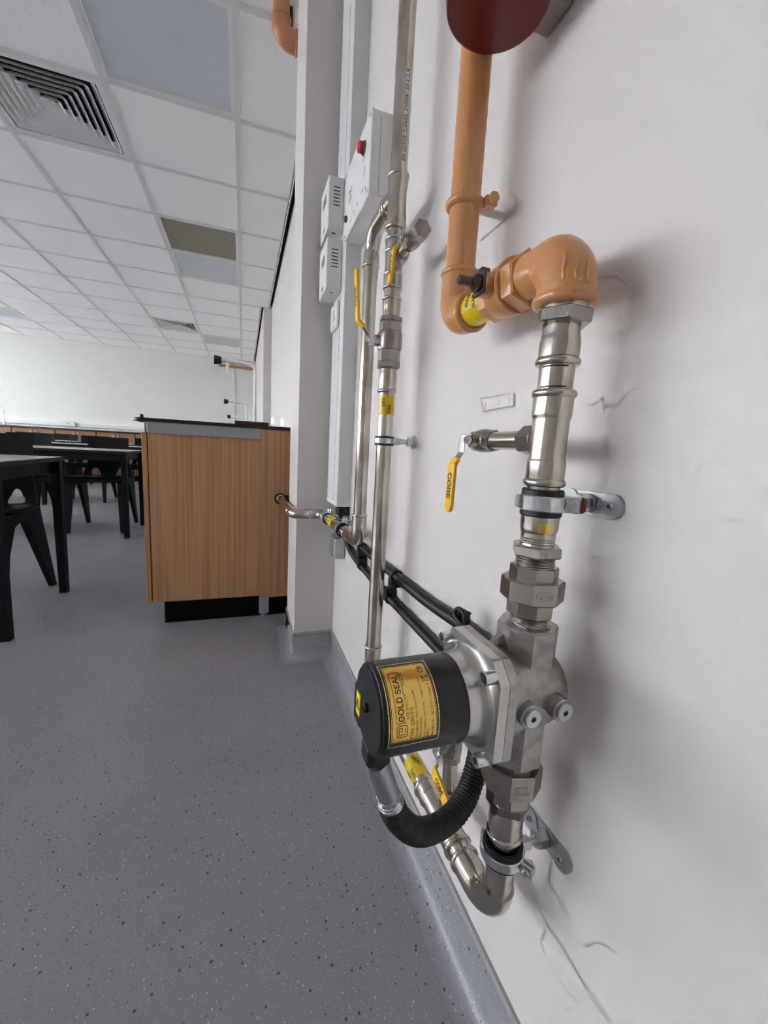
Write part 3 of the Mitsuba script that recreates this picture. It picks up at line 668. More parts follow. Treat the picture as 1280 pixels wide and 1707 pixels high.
part(k, 'lower_elbow', tube(low, .0180, 32), 'mat_steel_fit', 50)
BX = .1655
run = fillet([(.270, 1.02, HZ + .009), (.270, 1.42, HZ), (BX, 1.42, HZ), (BX, 1.9145, .572)], .040, 14)
part(k, 'tube', tube(run, RP, 32), 'mat_steel', 50)
part(k, 'press_elbow', tube(fillet([(.270, 1.36, HZ), (.270, 1.42, HZ), (.216, 1.42, HZ)], .040, 14), .0176, 32), 'mat_steel_fit', 50)
part(k, 'press_elbow', tube(fillet([(.226, 1.42, HZ), (BX, 1.42, HZ), (BX, 1.478, HZ)], .040, 14), .0174, 32), 'mat_steel_fit', 50)
for o, a_ in (((.270, 1.362, HZ), yd), ((.219, 1.42, HZ), ax), ((BX, 1.476, HZ), yd), ((.270, 1.045, HZ + .009), yd), ((BX, 1.909, .5725), yd)):
    part(k, 'press_bead', bead(o, a_, .0165, .0196, .0065), 'mat_steel_fit')
gas_tape(k, [.270, 0, HZ + .005], yd, [-.75, -.05, .65], RP + .0012, 1.20, 1.262, [(.3, 1.23, 'down'), (-.5, 1.235, 'down')])

# -- small test valves
def test_valve(label, o, axis, out, pts, spx, cap=None, lw=.0158, lh=.0085, txt=True, flip=False, tside=1, nip=.048, wide=None):
    """o: branch face, axis: run direction, out: spindle direction"""
    o, axis, out = np.asarray(o, float), unit(axis), unit(out)
    k = thing('test_valve', label, 'valve', None)
    F = frame(o, axis, out)
    part(k, 'branch_nut', put(nut(6, .0152, 0, .019, .0012, 12), F), 'mat_iron')
    part(k, 'nipple', put(lathe([(0, .015), (.0098, .015), (.0100, .019), (.0100, nip + .004), (0, nip + .004)], [0, 0, 0], Zv), F), 'mat_steel_fit')
    b0 = nip
    body = [put(nut(8, .0128, b0, b0 + .012, .001, 8), F), put(lathe([(0, b0 + .010), (.0122, b0 + .010), (.0136, b0 + .014), (.0140, b0 + .022), (.0136, b0 + .029), (.0120, b0 + .033), (0, b0 + .033)], [0, 0, 0], Zv), F),
            put(nut(8, .0128, b0 + .031, b0 + .042, .001, 8), F)]
    sp = o + axis * (b0 + .022)
    body.append(cyl(sp + out * .010, out, .0075, .010, 24, .0008))
    part(k, 'body', cat_(body), 'mat_iron')
    part(k, 'spindle_nut', cat_([gon(6, .0062, sp + out * .0205, out, .0045), cyl(sp + out * .0225, out, .0046, .005, 20, .0008), cyl(sp + out * .026, out, .0026, .0035, 14)]), 'mat_chrome')
    if cap: part(k, 'hexagon_cap', put(nut(6, .0152, b0 + .041, b0 + .060, .0014, 0), F), 'mat_iron', label='hexagonal blanking cap')
    strap_lever(k, pts, lw, wide if wide is not None else np.cross(out, unit(np.asarray(pts[1]) - np.asarray(pts[0]))), 2, grip=.0056, txt='CORE' if txt else None, txt_h=lh, flip=flip, tside=tside)
    return k
test_valve('small test valve with hanging yellow lever on the tee of the near riser', [MX, MY + .0155, .838], [0, 1, 0], [-1, 0, 0],
           [(.2495, .435, .843), (.2490, .435, .822), (.2392, .435, .8085), (.2384, .435, .7500)], 0, nip=.072, wide=[0, 1, 0], tside=-1)
test_valve('capped test valve with yellow lever, high up beside the white control panel', [P2X, P2Y - .0265, 1.175], [0, -1, 0], [-1, 0, 0],
           [(.2470, .690, 1.180), (.2465, .689, 1.162), (.2355, .6865, 1.150), (.2300, .684, 1.094)], 0, cap=True, nip=.047, wide=[0, 1, 0], tside=-1)
test_valve('low test valve with slanting yellow lever, just below the black solenoid coil', [MX, .437, .337], Zv, [-1, 0, 0],
           [(.2490, .440, .419), (.2475, .424, .417), (.2350, .412, .411), (.2280, .3585, .4095)], 0, nip=.062, wide=[.35, .1, .93], tside=1, lw=.0120, lh=.0068)

# -- painted brown gas pipe: vertical drop, far elbow, painted ball valve, near elbow over the riser
RB, BY, BZ = .0195, .521, 1.000
B_ = lambda y: [MX, y, BZ]
my = [0, -1, 0]
k = thing('brown_gas_pipe', 'tall brown-painted gas pipe dropping from under the red housing to a low elbow', 'pipe')
part(k, 'tube', cyl([MX, BY, 1.045], Zv, RB, 1.44, 48), 'mat_ochre')
far_el = fillet([(MX, BY, 1.062), (MX, BY, BZ), (MX, .478, BZ)], .026, 14)
part(k, 'elbow', tube(far_el, .0232, 36), 'mat_ochre', 50)
part(k, 'elbow_collar', bead([MX, BY, 1.058], Zv, .0205, .0255, .009), 'mat_ochre', 50); part(k, 'elbow_collar', bead([MX, .482, BZ], my, .0205, .0252, .009), 'mat_ochre', 50)
part(k, 'tube', cyl([MX, .485, BZ], my, .0185, .055, 40), 'mat_ochre')
gas_tape(k, [MX, 0, BZ], yd, [-.75, -.3, .6], .0190, .4345, .4740, [(.75, .452, 'around'), (.25, .463, 'around'), (-.10, .448, 'around'), (-.45, .461, 'around'), (-.7, .446, 'around')], h=.0058)
k = thing('painted_ball_valve', 'brown-painted ball valve with a bare bolt instead of a lever', 'valve')
def gony(n, R, y0, y1, rot=0, c=.0015): return put(nut(n, R, 0, y1 - y0, c, rot), frame([MX, y0, BZ], yd, [1, 0, 0]))
part(k, 'hexagon_end', gony(6, .0262, .4160, .4340, 20), 'mat_ochre', 20)
part(k, 'body', cat_([lathe([(0, .3870), (.0262, .3870), (.0276, .3905), (.0282, .398), (.0276, .408), (.0258, .4170), (0, .4170)], [MX, 0, BZ], yd), ring([MX, .3885, BZ], yd, .02, .0290, .004, .0012),
                     cyl([MX - .022, .404, BZ], [-1, 0, 0], .0125, .014, 28, .001)]), 'mat_ochre', 40)
part(k, 'hexagon_end', gony(6, .0282, .3670, .3870, 20, .002), 'mat_ochre', 20)
sx = MX - .0355
part(k, 'stop_plate', cat_([bx(sx - .003, sx, .3930, .4150, BZ - .012, BZ + .012, .001), bx(sx - .003, sx + .008, .3995, .4085, BZ + .010, BZ + .016, .001)]), 'mat_bolt_dark', False, 'dark rusty stop plate')
part(k, 'spindle_bolt', cat_([gon(6, .0088, [sx - .003, .404, BZ], [-1, 0, 0], .0065, None, 15), cyl([sx - .009, .404, BZ], [-1, 0, 0], .0045, .018, 20, .0008), ring([sx - .0105, .404, BZ], [-1, 0, 0], .004, .0066, .003)]), 'mat_bolt_dark', 30, 'bare threaded spindle and nut')
k = thing('brown_elbow', 'glossy brown-painted elbow turning down onto the short stainless riser', 'pipe elbow')
el = fillet([(MX, .3755, BZ), (MX, MY, BZ), (MX, MY, .957)], .0285, 18)
part(k, 'elbow', cat_([tube(el, np.r_[np.full(1, .0222), np.linspace(.0222, .0248, 6), np.full(len(el) - 7, .0252)], 48), lathe([(0, .3640), (.0222, .3640), (.0222, .3765), (0, .3765)], [MX, 0, BZ], yd)]), 'mat_ochre', 50)
part(k, 'lower_collar', bead([MX, MY, .9610], Zv, .0225, .0283, .011), 'mat_ochre', 50)
part(k, 'far_collar', bead([MX, .3705, BZ], yd, .0205, .0240, .007), 'mat_ochre', 50)
drip = []
for th, z0, L, r in ((-2.45, .992, .022, .0016), (-2.05, .985, .014, .0012), (-1.62, .990, .022, .0018), (-1.85, .978, .010, .0011)):
    pts = [[MX + (.0252 - .0002 * i) * math.cos(th + .02 * math.sin(i)), MY + .0252 * math.sin(th + .02 * math.sin(i)), z0 - L * i / 8] for i in range(9)]
    drip.append(tube(pts, np.array([.3, .5, .7, .8, .9, 1, 1.1, 1.2, .5]) * r, 10))
for d in drip: part(k, 'paint_drip', d, 'mat_ochre', 60)

# -- round dark red housing at the top edge
k = thing('round_red_housing', 'dark red round housing seen from below, on a grey wall bracket above the brown pipe', 'alarm')
hc = [.2535, .4438, 0]
part(k, 'housing', lathe([(0, 1.2905), (.0500, 1.2900), (.0522, 1.2904), (.0534, 1.2918), (.0537, 1.2945), (.0530, 1.300), (.0515, 1.345), (.046, 1.362), (.030, 1.372), (0, 1.374)], hc, Zv, 72), 'mat_red', 40)
part(k, 'rim', ring([hc[0], hc[1], 1.2990], Zv, .050, .0542, .004, .001), 'mat_red', 40)
part(k, 'wall_bracket', cat_([bx(.290, .3375, .4260, .4700, 1.308, 1.365, .003)]), 'mat_grey_box', False, 'grey wall bracket')

# -- clamps
def clamp(label, o, axis, ears, R, wall, plate=None, red=False, painted=None, rod_r=.0052, w=.021, bossy=True, group=None):
    """two-piece rubber-lined pipe clamp; ears: direction to the screw side; wall: vector from pipe axis to the wall surface"""
    k = thing('pipe_clamp', label, 'pipe clamp', group)
    o, axis, ears, wall = np.asarray(o, float), unit(axis), unit(ears), np.asarray(wall, float)
    m1, m2 = painted or 'mat_chrome', painted or 'mat_rubber'
    part(k, 'rubber_lining', ring(o, axis, R - .001, R + .0032, w, .0012), m2)
    part(k, 'band', ring(o, axis, R + .0028, R + .0056, w * .56, .0010), m1)
    q = np.cross(axis, ears)
    part(k, 'hinge', cyl(o - ears * (R + .0058) - axis * w * .24, axis, .0024, w * .48, 16, .0005), m1)
    for s in (1,):
        c = o + s * ears * (R + .0105)
        for t in (-.0032, .0032):
            m = put(bx(-.0075, .0075, -.0012, .0012, -w * .3, w * .3, .0008), frame(c + q * t, axis, ears)); part(k, 'clamp_ear', m, m1, False)
        part(k, 'clamp_screw', cat_([cyl(c - q * .0105 * 1, q, .0021, .021, 16), cyl(c - q * .0085, q, .0050, .0036, 20, .0008), put(cat_([bx(-.0030, .0030, -.0006, .0006, -.0004, .0004), bx(-.0006, .0006, -.0030, .0030, -.0004, .0004)]), frame(c - q * .0086, q)), gon(6, .0038, c + q * .0045, q, .003)]), m1)
    if red: part(k, 'locking_tab', put(bx(-.0030, .0045, -.0065, .0065, -.0075, .0075, .0025), frame(o + ears * (R + .0185) + q * .002, axis, ears)), 'mat_red', 30, 'dark red plastic locking tab')
    L = np.linalg.norm(wall); d = wall / L
    part(k, 'threaded_rod', cyl(o + d * (R + .004), d, rod_r, L - R - .006, 20), 'mat_zinc' if not painted else painted)
    if bossy:
        part(k, 'boss_nut', gon(6, .0082, o + d * (R + .005), d, .011, None, 10), m1)
        part(k, 'base_nut', gon(6, .0098, o + d * (L - .018), d, .0145, None, 25), m1)
    if plate:
        L2, ww = plate
        hv = np.cross(d, [0, 0, 1]); hv = unit(hv)
        c = o + wall
        p = rrect(-L2 / 2, L2 / 2, -ww / 2, ww / 2, ww / 2 - .0005)
        M = frame(c - d * .003, d, hv)
        part(k, 'wall_plate', put(flat_poly(p, .003), M), 'mat_zinc_dull' if not painted else painted, 30)
        if not painted:
            for s in (-1, 1):
                ws_ = part(k, 'washer', put(cyl([s * (L2 / 2 - ww / 2 - .001), 0, -.0018], Zv, ww / 2 + .0012, .0018, 32, .0003), M), 'mat_zinc_dull')
                sc = part(k, 'screw', put(lathe([(0, -.0046), (.0028, -.0044), (.0042, -.0030), (.0042, -.0018), (0, -.0018)], [s * (L2 / 2 - ww / 2 - .001), 0, 0], Zv), M), 'mat_zinc')
                part(sc, 'cross_slot', put(cat_([bx(-.0022, .0022, -.0005, .0005, -.0049, -.0043), bx(-.0005, .0005, -.0022, .0022, -.0049, -.0043)]), M @ frame([s * (L2 / 2 - ww / 2 - .001), 0, 0], Zv)), 'mat_dark_slot', False)
    return k
clamp('rubber-lined zinc pipe clamp with red tab on the near riser, held off the wall', [MX, MY, .7785], Zv, [.80, -.60, 0], RP + .0006, [XW - MX, 0, 0], (.078, .023), red=True, w=.026)
clamp('lowest rubber-lined zinc pipe clamp, just above the bottom elbow', [MX, MY, .3875], Zv, [.45, -.89, 0], RP + .0028, [XW - MX, 0, -.004], (.078, .024))
clamp('small rubber-lined pipe clamp on the second vertical pipe below the yellow gas tape', [P2X, P2Y, .839], Zv, [.75, -.66, 0], RP + .0004, [XW - P2X, 0, .001], None, w=.019)
k = thing('wall_flange', 'small round zinc wall flange holding the clamp rod of the second pipe', 'flange')
part(k, 'disc', cat_([cyl([XW - .004, P2Y, .840], [1, 0, 0], .0135, .004, 32, .0008), cyl([XW - .010, P2Y, .840], [1, 0, 0], .0085, .007, 28, .001)]), 'mat_zinc')
clamp('rubber-lined pipe clamp on the low pipe bend beside the column, nearer the column', [.270, 1.325, HZ + .001], yd, [.2, 0, 1], RP + .0006, [XW - .270, 0, 0], None, w=.018)
clamp('rubber-lined pipe clamp on the low pipe bend beside the column, nearer the yellow lever', [.270, 1.105, HZ + .007], yd, [.2, 0, 1], RP + .0026, [XW - .270, 0, 0], None, w=.018)
k = thing('brown_pipe_clip', 'brown-painted pipe ring with a flat white strap on the wall behind the brown pipe', 'pipe clamp')
part(k, 'ring', bead([MX, BY, 1.1420], Zv, RB - .001, RB + .0062, .0125), 'mat_ochre', 50)
part(k, 'ring_bolt', cat_([bx(MX + .016, MX + .034, BY - .026, BY - .014, 1.136, 1.148, .002), gon(6, .0072, [MX + .0240, BY - .027, 1.142], my, .006)]), 'mat_ochre', 30)
part(k, 'stem', cyl([MX + .020, BY, 1.142], [1, 0, 0], .0050, XW - MX - .021, 20), 'mat_trunking')
part(k, 'wall_strap', put(flat_poly(rrect(-.045, .045, -.0115, .0115, .0110), .004), frame([XW - .004, .543, 1.149], [1, 0, 0], [0, 1, 0])), 'mat_trunking', 30, 'flat round-ended strap painted like the wall')

# -- painted-over old bracket plate, black conduits and their clips
cx_ = XW - .0125
up_c = [(cx_, 1.262, .556), (cx_, 1.20, .545), (cx_, 1.10, .541), (cx_, .95, .5415), (cx_, .82, .5435), (cx_, .72, .545), (cx_, .62, .549), (cx_, .54, .5555), (cx_, .46, .558), (cx_ - .002, .41, .557)]
lo_c = [(cx_ - .004, 1.300, .560), (cx_ - .003, 1.270, .531), (cx_ - .001, 1.225, .506), (cx_, 1.15, .492), (cx_, 1.02, .4845), (cx_, .88, .4805), (cx_, .75, .4805), (cx_, .62, .4815), (cx_, .50, .4815), (cx_, .40, .480)]
k = solo('black_conduit', corrugated(spline(up_c), .0112, .0042, .0008, 18), 'mat_conduit', 'upper black corrugated conduit sagging along the wall behind the pipes', 'conduit', smooth=60)
k = solo('black_conduit', corrugated(spline(lo_c), .0105, .0042, .0008, 18), 'mat_conduit', 'lower black corrugated conduit along the wall behind the coil', 'conduit', smooth=60)
def clip(label, y, z, r, below):
    k = thing('conduit_clip', label, 'clip', None)
    part(k, 'collar', ring([cx_, y, z], yd, r, r + .0032, .017, .001), 'mat_rubber')
    s = -1 if below else 1
    zz = sorted((z + s * .006, z + s * .026))
    part(k, 'base_block', bx(XW - .027, XW - .0005, y - .011, y + .011, zz[0], zz[1], .002), 'mat_rubber', False)
clip('black clip hanging under the upper conduit, right of the second pipe', .812, .5437, .0112, True)
clip('black clip standing on the lower conduit, right of the second pipe', .842, .4803, .0105, False)
clip('black clip under the upper conduit beside the pipe elbow', 1.085, .541, .0112, True)
clip('black clip standing on the lower conduit, left of the second pipe', 1.080, .4880, .0105, False)
th_ = np.linspace(0, 2 * math.pi * 2.3, 90)
curl = np.stack([np.linspace(.296, .312, 90), .484 + (.0135 - .0012 * th_ / 2) * np.cos(th_), .586 + (.0135 - .0012 * th_ / 2) * np.sin(th_)], 1)
tail = np.array([[.312, .470, .575], [.315, .445, .566], [.318, .425, .545]])
solo('cable_curl', cat_([tube(curl, .0035, 10), tube(spline(np.vstack([curl[:1] + [0, 0, 0], [[.300, .472, .575], [.308, .452, .566], [.316, .425, .548]]])), .0038, 10)]), 'mat_rubber', 'small black coiled cable end on the upper conduit behind the valve', 'cable', smooth=60)
k = thing('old_bracket_mark', 'old wall plate painted over in white, left of the near riser', 'plate')
pp_ = unary_union([rrect(-.040, -.008, -.009, .009, .0085), rrect(-.012, .040, -.0075, .0075, .002)])
part(k, 'plate', put(flat_poly(pp_, .0018), frame([XW - .0016, .500, .8945], [1, 0, 0], [0, -1, .02])), 'mat_wall', 30)
for i, u in enumerate((-.028, .006, .028)): part(k, 'fixing_bump', cyl([XW - .0024, .500 - u, .8945], [1, 0, 0], .0035, .0016, 20, .0005), 'mat_wall', 40)

# -- white trunking, boxes and control panel
TX, TY0, TY1 = .2905, 1.2855, 1.4575
k = thing('cable_trunking', 'tall white plastic cable trunking on the wall beside the column', 'trunking')
prof = Polygon([(XW, TY0), (TX + .001, TY0), (TX, TY0 + .001), (TX, TY1 - .012), (TX + .010, TY1), (XW, TY1)])
m = trimesh.creation.extrude_polygon(prof, 1.86, engine='earcut'); m.apply_translation([0, 0, .632])
part(k, 'cover', m, 'mat_trunking', False)
part(k, 'end_cap', put(extr(prof.buffer(.0016, join_style=2), .014, np.eye(4)), frame([0, 0, .629], Zv, ax)), 'mat_white_plastic', False)
part(k, 'lid_seam', bx(TX - .0006, TX + .001, TY0 + .052, TY0 + .0535, .645, 2.48), 'mat_cap', False)
k = thing('cable_bundle', 'short black cable glands under the end of the white trunking', 'cable')
for i, (yy, zz) in enumerate(((1.30, .56), (1.315, .55), (1.345, .50))): part(k, 'cable', cyl([.320, yy, zz], Zv, .006, .632 - zz, 14), 'mat_rubber' if i else 'mat_zinc_dull')
part(k, 'connector', bx(.296, .334, 1.288, 1.330, .598, .628, .003), 'mat_rubber', False)
k = thing('metal_back_box', 'small galvanised metal box low on the wall by the column', 'box')
part(k, 'box', bx(.300, XW - .0005, 1.332, 1.412, .438, .512, .003), 'mat_zinc_dull', False)
part(k, 'cover_plate', bx(.2975, .301, 1.334, 1.410, .440, .510, .001), 'mat_zinc', False)
def sensor(label, z0, z1, x0=.2420, y0=1.335, y1=1.460):
    k = thing('sensor_box', label, 'box')
    part(k, 'case', bx(x0, TX - .0005, y0, y1, z0, z1, .0025), 'mat_white_plastic', False)
    part(k, 'screen', bx(x0 - .0006, x0 + .001, y0 + .035, y0 + .085, z0 + .085, z0 + .112, .0003), 'mat_grey_screen', False, 'small grey display window')
    part(k, 'badge', bx(x0 - .0005, x0 + .001, y0 + .045, y0 + .070, z0 + .012, z0 + .022, .0002), 'mat_grey_screen', False)
    for i in range(6): part(k, 'vent_slot', bx(x0 + .015, x0 + .035, y0 - .0008, y0 + .001, z0 + .066 + i * .0098, z0 + .0686 + i * .0098), 'mat_dark_slot', False)
    part(k, 'bottom_slots', cat_([bx(x0 + .018 + i * .003, x0 + .0198 + i * .003, y0 + .02, y0 + .03, z0 - .0006, z0 + .001) for i in range(4)]), 'mat_dark_slot', False)
sensor('upper of two small white vented sensor boxes on the trunking', 1.480, 1.626)
sensor('lower of two small white vented sensor boxes on the trunking', 1.307, 1.456)
k = thing('switch_plate', 'white wall switch plate on the trunking under the sensor boxes', 'switch')
part(k, 'plate', bx(TX - .010, TX - .0003, 1.345, 1.440, 1.205, 1.285, .003), 'mat_white_plastic', False)
part(k, 'rocker', bx(TX - .014, TX - .009, 1.375, 1.410, 1.230, 1.262, .0015), 'mat_white_plastic', False)
for z in (1.213, 1.277): part(k, 'screw', cyl([TX - .0095, 1.392, z], [-1, 0, 0], .003, .001, 14), 'mat_cap')
PX0, PY0, PY1, PZ0, PZ1 = .2800, 1.0225, 1.2720, 1.4200, 1.6010
k = thing('gas_control_panel', 'white gas control panel with a red stop button, on the wall behind the steel pipe', 'control panel')
part(k, 'case', bx(PX0 + .004, XW - .0005, PY0, PY1, PZ0, PZ1, .003), 'mat_white_plastic', False)
part(k, 'front_cover', bx(PX0, PX0 + .006, PY0 - .001, PY1 + .001, PZ0 - .001, PZ1 + .001, .002), 'mat_white_plastic', False)
part(k, 'lid_seam', bx(PX0 + .0225, PX0 + .0240, PY0 - .0006, PY0 + .001, PZ0 + .004, PZ1 - .012), 'mat_cap', False)
def pf(y, z): return [PX0 + .0001, PY0 + y, PZ0 + z]
b = part(k, 'button_collar', cat_([cyl(pf(.055, .128), [-1, 0, 0], .0150, .004, 32, .001), cyl(pf(.055, .128), [-1, 0, 0], .0125, .009, 32, .001)]), 'mat_bolt_dark', 30, 'dark collar of the stop button')
part(b, 'red_button', cyl([PX0 - .009, PY0 + .055, PZ0 + .128], [-1, 0, 0], .0128, .007, 32, .002), 'mat_red_button')
part(k, 'key_switch', cat_([cyl(pf(.222, .048), [-1, 0, 0], .0085, .006, 28, .001), bx(PX0 - .0075, PX0 - .005, PY0 + .2205, PY0 + .2235, PZ0 + .042, PZ0 + .054)]), 'mat_bolt_dark', 30, 'black and silver key switch')
for y, z in ((.010, .010), (.010, .171), (.240, .010), (.240, .171)): part(k, 'screw', cyl(pf(y, z), [-1, 0, 0], .0036, .0012, 16), 'mat_cap')
for j, (s, h, y, z) in enumerate((('GAS', .0125, .190, .104), ('CO2', .0125, .190, .084), ('ON', .0085, .110, .030), ('OFF', .0085, .060, .036), ('STOP', .0060, .055, .104))):
    part(k, 'printed_word', text(s, h, pf(y, z), [0, -1, 0], Zv, .0003), 'mat_bolt_dark', False)
for j, (y, z, w_) in enumerate(((.03, .026, .024), (.14, .026, .018), (.17, .026, .014))):
    tri = Polygon([(-.007, -.006), (.007, -.006), (0, .007)]); tri = tri.difference(tri.buffer(-.0014))
    part(k, 'printed_symbol', extr(tri, .0003, o=pf(y, z), **yz), 'mat_bolt_dark', False)
tri = Polygon([(-.011, -.010), (.011, -.010), (0, .011)]); part(k, 'printed_symbol', extr(tri.difference(tri.buffer(-.0012)), .0003, o=pf(.045, .076), **yz), 'mat_bolt_dark', False)

# -- brown pipe, bracket and duct seen left of the column near the ceiling
k = thing('ceiling_brown_pipe', 'brown pipe with an elbow coming through the ceiling left of the column', 'pipe')
CPX, CPY, CPZ = .1310, 1.800, 2.312
part(k, 'tube', cyl([CPX, CPY, CPZ + .03], Zv, .0305, .20, 40), 'mat_ochre_far')
part(k, 'elbow', tube(fillet([(CPX, CPY, CPZ + .062), (CPX, CPY, CPZ), (CPX + .066, CPY, CPZ)], .042, 12), .0340, 36), 'mat_ochre_far', 50)
part(k, 'elbow_collar', bead([CPX, CPY, CPZ + .060], Zv, .032, .0380, .010), 'mat_ochre_far', 50)
part(k, 'elbow_collar', bead([CPX + .056, CPY, CPZ], ax, .032, .0380, .010), 'mat_ochre_far', 50)
part(k, 'tube', cyl([CPX + .06, CPY, CPZ], ax, .0305, XW - CPX - .062, 40), 'mat_ochre_far')
k = thing('ceiling_bracket', 'white bracket with a dark slot beside the brown pipe at the top of the column', 'bracket')
part(k, 'rail', bx(.158, .186, 1.852, 1.885, 2.385, 2.484, .003), 'mat_white_plastic', False)
part(k, 'slot', bx(.166, .177, 1.8505, 1.853, 2.405, 2.47), 'mat_dark_slot', False)
part(k, 'nut', gon(6, .016, [.172, 1.866, 2.366], [0, 0, 1], .020), 'mat_white_plastic')

# ---------------------------------------------------------------- laboratory bench along the right wall
k = thing('lab_bench', 'oak-effect laboratory bench with grey steel frame and black plinth beside the column', 'bench')
BY0, BY1 = 1.920, 5.46
part(k, 'end_panel', bx(-.3740, .0745, BY0 + .004, BY0 + .022, .101, .862, .0015), 'mat_oak', False)
part(k, 'service_panel', bx(.0760, XW - .004, BY0 - .004, BY0 + .016, .094, .886, .0015), 'mat_oak', False)
part(k, 'pipe_opening', lathe([(0, 0), (.026, 0), (.026, .0012), (0, .0012)], [BX - .002, BY0 - .0052, .572], yd), 'mat_dark_slot', label='dark round hole where the gas pipe enters')
part(k, 'pipe_opening', bx(BX, .30, BY0 - .0054, BY0 - .0042, .556, .588), 'mat_dark_slot', False)
part(k, 'front_panel', bx(-.3960, -.3775, BY0 + .002, 1.98, .101, .842, .0015), 'mat_oak', False)
for i in range(6): part(k, 'door', bx(-.3955, -.3775, 1.983 + .580 * i, min(1.980 + .580 * i + .580, BY1), .101, .842, .0015), 'mat_door_grey', False, 'plain grey cupboard door')
part(k, 'carcass', bx(-.372, XW - .006, BY0 + .030, BY1, .103, .850), 'mat_oak', False)
part(k, 'end_rail', bx(-.3735, .0765, BY0 - .006, BY0 + .030, .838, .8865, .002), 'mat_bench_grey', False, 'grey steel rail under the worktop')
part(k, 'front_rail', bx(-.3905, -.3740, BY0 + .030, BY1, .842, .8865, .002), 'mat_bench_grey', False)
part(k, 'leg', bx(.0735, .1180, BY0 - .0030, BY0 + .030, .014, .120, .0015), 'mat_bench_grey', False, 'grey steel leg showing below the panel')
part(k, 'leg_edge', bx(.0732, .0762, BY0 - .005, BY0 + .004, .094, .838), 'mat_bench_grey', False)
part(k, 'foot', cat_([cyl([.096, BY0 + .013, .0], Zv, .017, .006, 24, .001), cyl([.096, BY0 + .013, .005], Zv, .007, .012, 16)]), 'mat_zinc')
part(k, 'plinth', bx(-.3300, XW - .045, BY0 + .012, BY1, .0, .101), 'mat_plinth', False, 'black recessed plinth')
k = thing('worktop', 'black solid-grade worktop with a rounded front corner on the oak bench', 'worktop')
w = unary_union([sbox(-.434, BY0 - .010, XW - .002, BY1)]); w = rrect(-.434, XW + .20, BY0 - .012, BY1, .045).intersection(sbox(-1, 0, XW - .002, 9))
part(k, 'slab', put(flat_poly(w, .0125), frame([0, 0, .8872], Zv, ax)), 'mat_worktop', 30)
solo('maroon_tray', cat_([bx(-.035, .110, 1.925, 2.30, .9002, .9075, .002), bx(-.035, .110, 1.925, 1.940, .9075, .9155, .002), bx(-.035, -.020, 1.940, 2.30, .9075, .9155, .002), bx(.095, .110, 1.940, 2.30, .9075, .9155, .002)]), 'mat_maroon', 'low maroon tray lying on the black worktop near the column', 'tray', smooth=False)
scene['mat_clear'] = {'type': 'thindielectric'}
solo('clear_beaker', put(trimesh.creation.revolve(np.array([(0, .001), (.026, .001), (.028, .004), (.028, .042), (.0295, .044)]), sections=32), frame([.152, 1.99, .9002], Zv)), 'mat_clear', 'small clear beaker on the worktop next to the column', 'beaker')
k = thing('socket_pod', 'small black gas outlet at the left front corner of the worktop', 'outlet')
part(k, 'base', cyl([-.412, 2.02, .9000], Zv, .011, .006, 20, .001), 'mat_rubber'); part(k, 'knob', cyl([-.412, 2.02, .906], Zv, .007, .012, 16, .001), 'mat_rubber')

def lab_tap(label, x, y, top, reach=.215, s=1.0):
    k = thing('laboratory_tap', label, 'tap', None)
    zt = top
    part(k, 'base_flange', cyl([x, y, .9], Zv, .020, .008, 28, .002), 'mat_tap_white')
    part(k, 'swan_neck', tube(fillet([(x, y, .906), (x, y, zt), (x - reach * .52, y, zt + .008)], .035, 12), .0085, 20), 'mat_tap_white', 60)
    x1 = x - reach * .50; zz = zt + .008
    part(k, 'valve_body', lathe([(0, 0), (.011, 0), (.0125, .006), (.0125, .040), (.0105, .046), (.0105, .066), (0, .066)], [x1, y, zz], [-1, 0, 0]), 'mat_tap_white')
    part(k, 'nozzle', lathe([(0, 0), (.0095, 0), (.0085, -.020), (.0055, -.030), (.0040, -.062), (0, -.062)], [x1 - .036, y, zz - .008], Zv), 'mat_tap_white')
    h = part(k, 'knob', lathe([(0, 0), (.0150, 0), (.0190, .004), (.0235, .034), (.0230, .038), (0, .038)], [x1 - .066, y, zz], [-1, 0, 0], 8), 'mat_green', False, 'dark green tapered tap handle')
    part(h, 'cap', cyl([x1 - .1035, y, zz], [-1, 0, 0], .008, .002, 20, .0005), 'mat_tap_white')
lab_tap('white swan-neck laboratory tap with a dark green handle, nearest and tallest of the three', .064, 2.45, 1.246)
lab_tap('white laboratory tap with a green handle, middle of the three on the bench', .033, 4.30, 1.198, .205)
lab_tap('white laboratory tap with a green handle, farthest and lowest of the three', .014, 5.40, 1.118, .18)

# ---------------------------------------------------------------- student tables and chairs
TABLES = [(-.855, 1.862, 1.20, 'nearest student table with pale top and black legs, cut by the left edge'),
          (-.868, 3.695, 1.20, 'student table with black legs in the second row, left of the oak bench'),
          (-.868, 5.525, 1.20, 'student table in the third row, right end behind the oak bench'),
          (-2.110, 5.525, 1.20, 'student table in the third row, left of its neighbour'),
          (-.868, 7.300, 1.20, 'student table in the fourth row, mostly hidden behind the oak bench'),
          (-2.350, 7.300, 1.20, 'student table in the farthest row before the wall cupboards'),
          (-2.110, 3.695, 1.20, 'student table in the second row at the left edge, behind the nearest table')]
TD = .60
def poly_leg(p0, p1, a0, a1):
    """square tapered leg from p0 (bottom) to p1"""
    V = [np.array(p0) + [sx * a0 / 2, sy * a0 / 2, 0] for sx, sy in ((-1, -1), (1, -1), (1, 1), (-1, 1))] + [np.array(p1) + [sx * a1 / 2, sy * a1 / 2, 0] for sx, sy in ((-1, -1), (1, -1), (1, 1), (-1, 1))]
    return trimesh.convex.convex_hull(np.array(V))
TP = {}
TP['top'] = sh(bx(-1.20, 0, 0, TD, .6825, .7010, .001), 'mat_table_top', False)
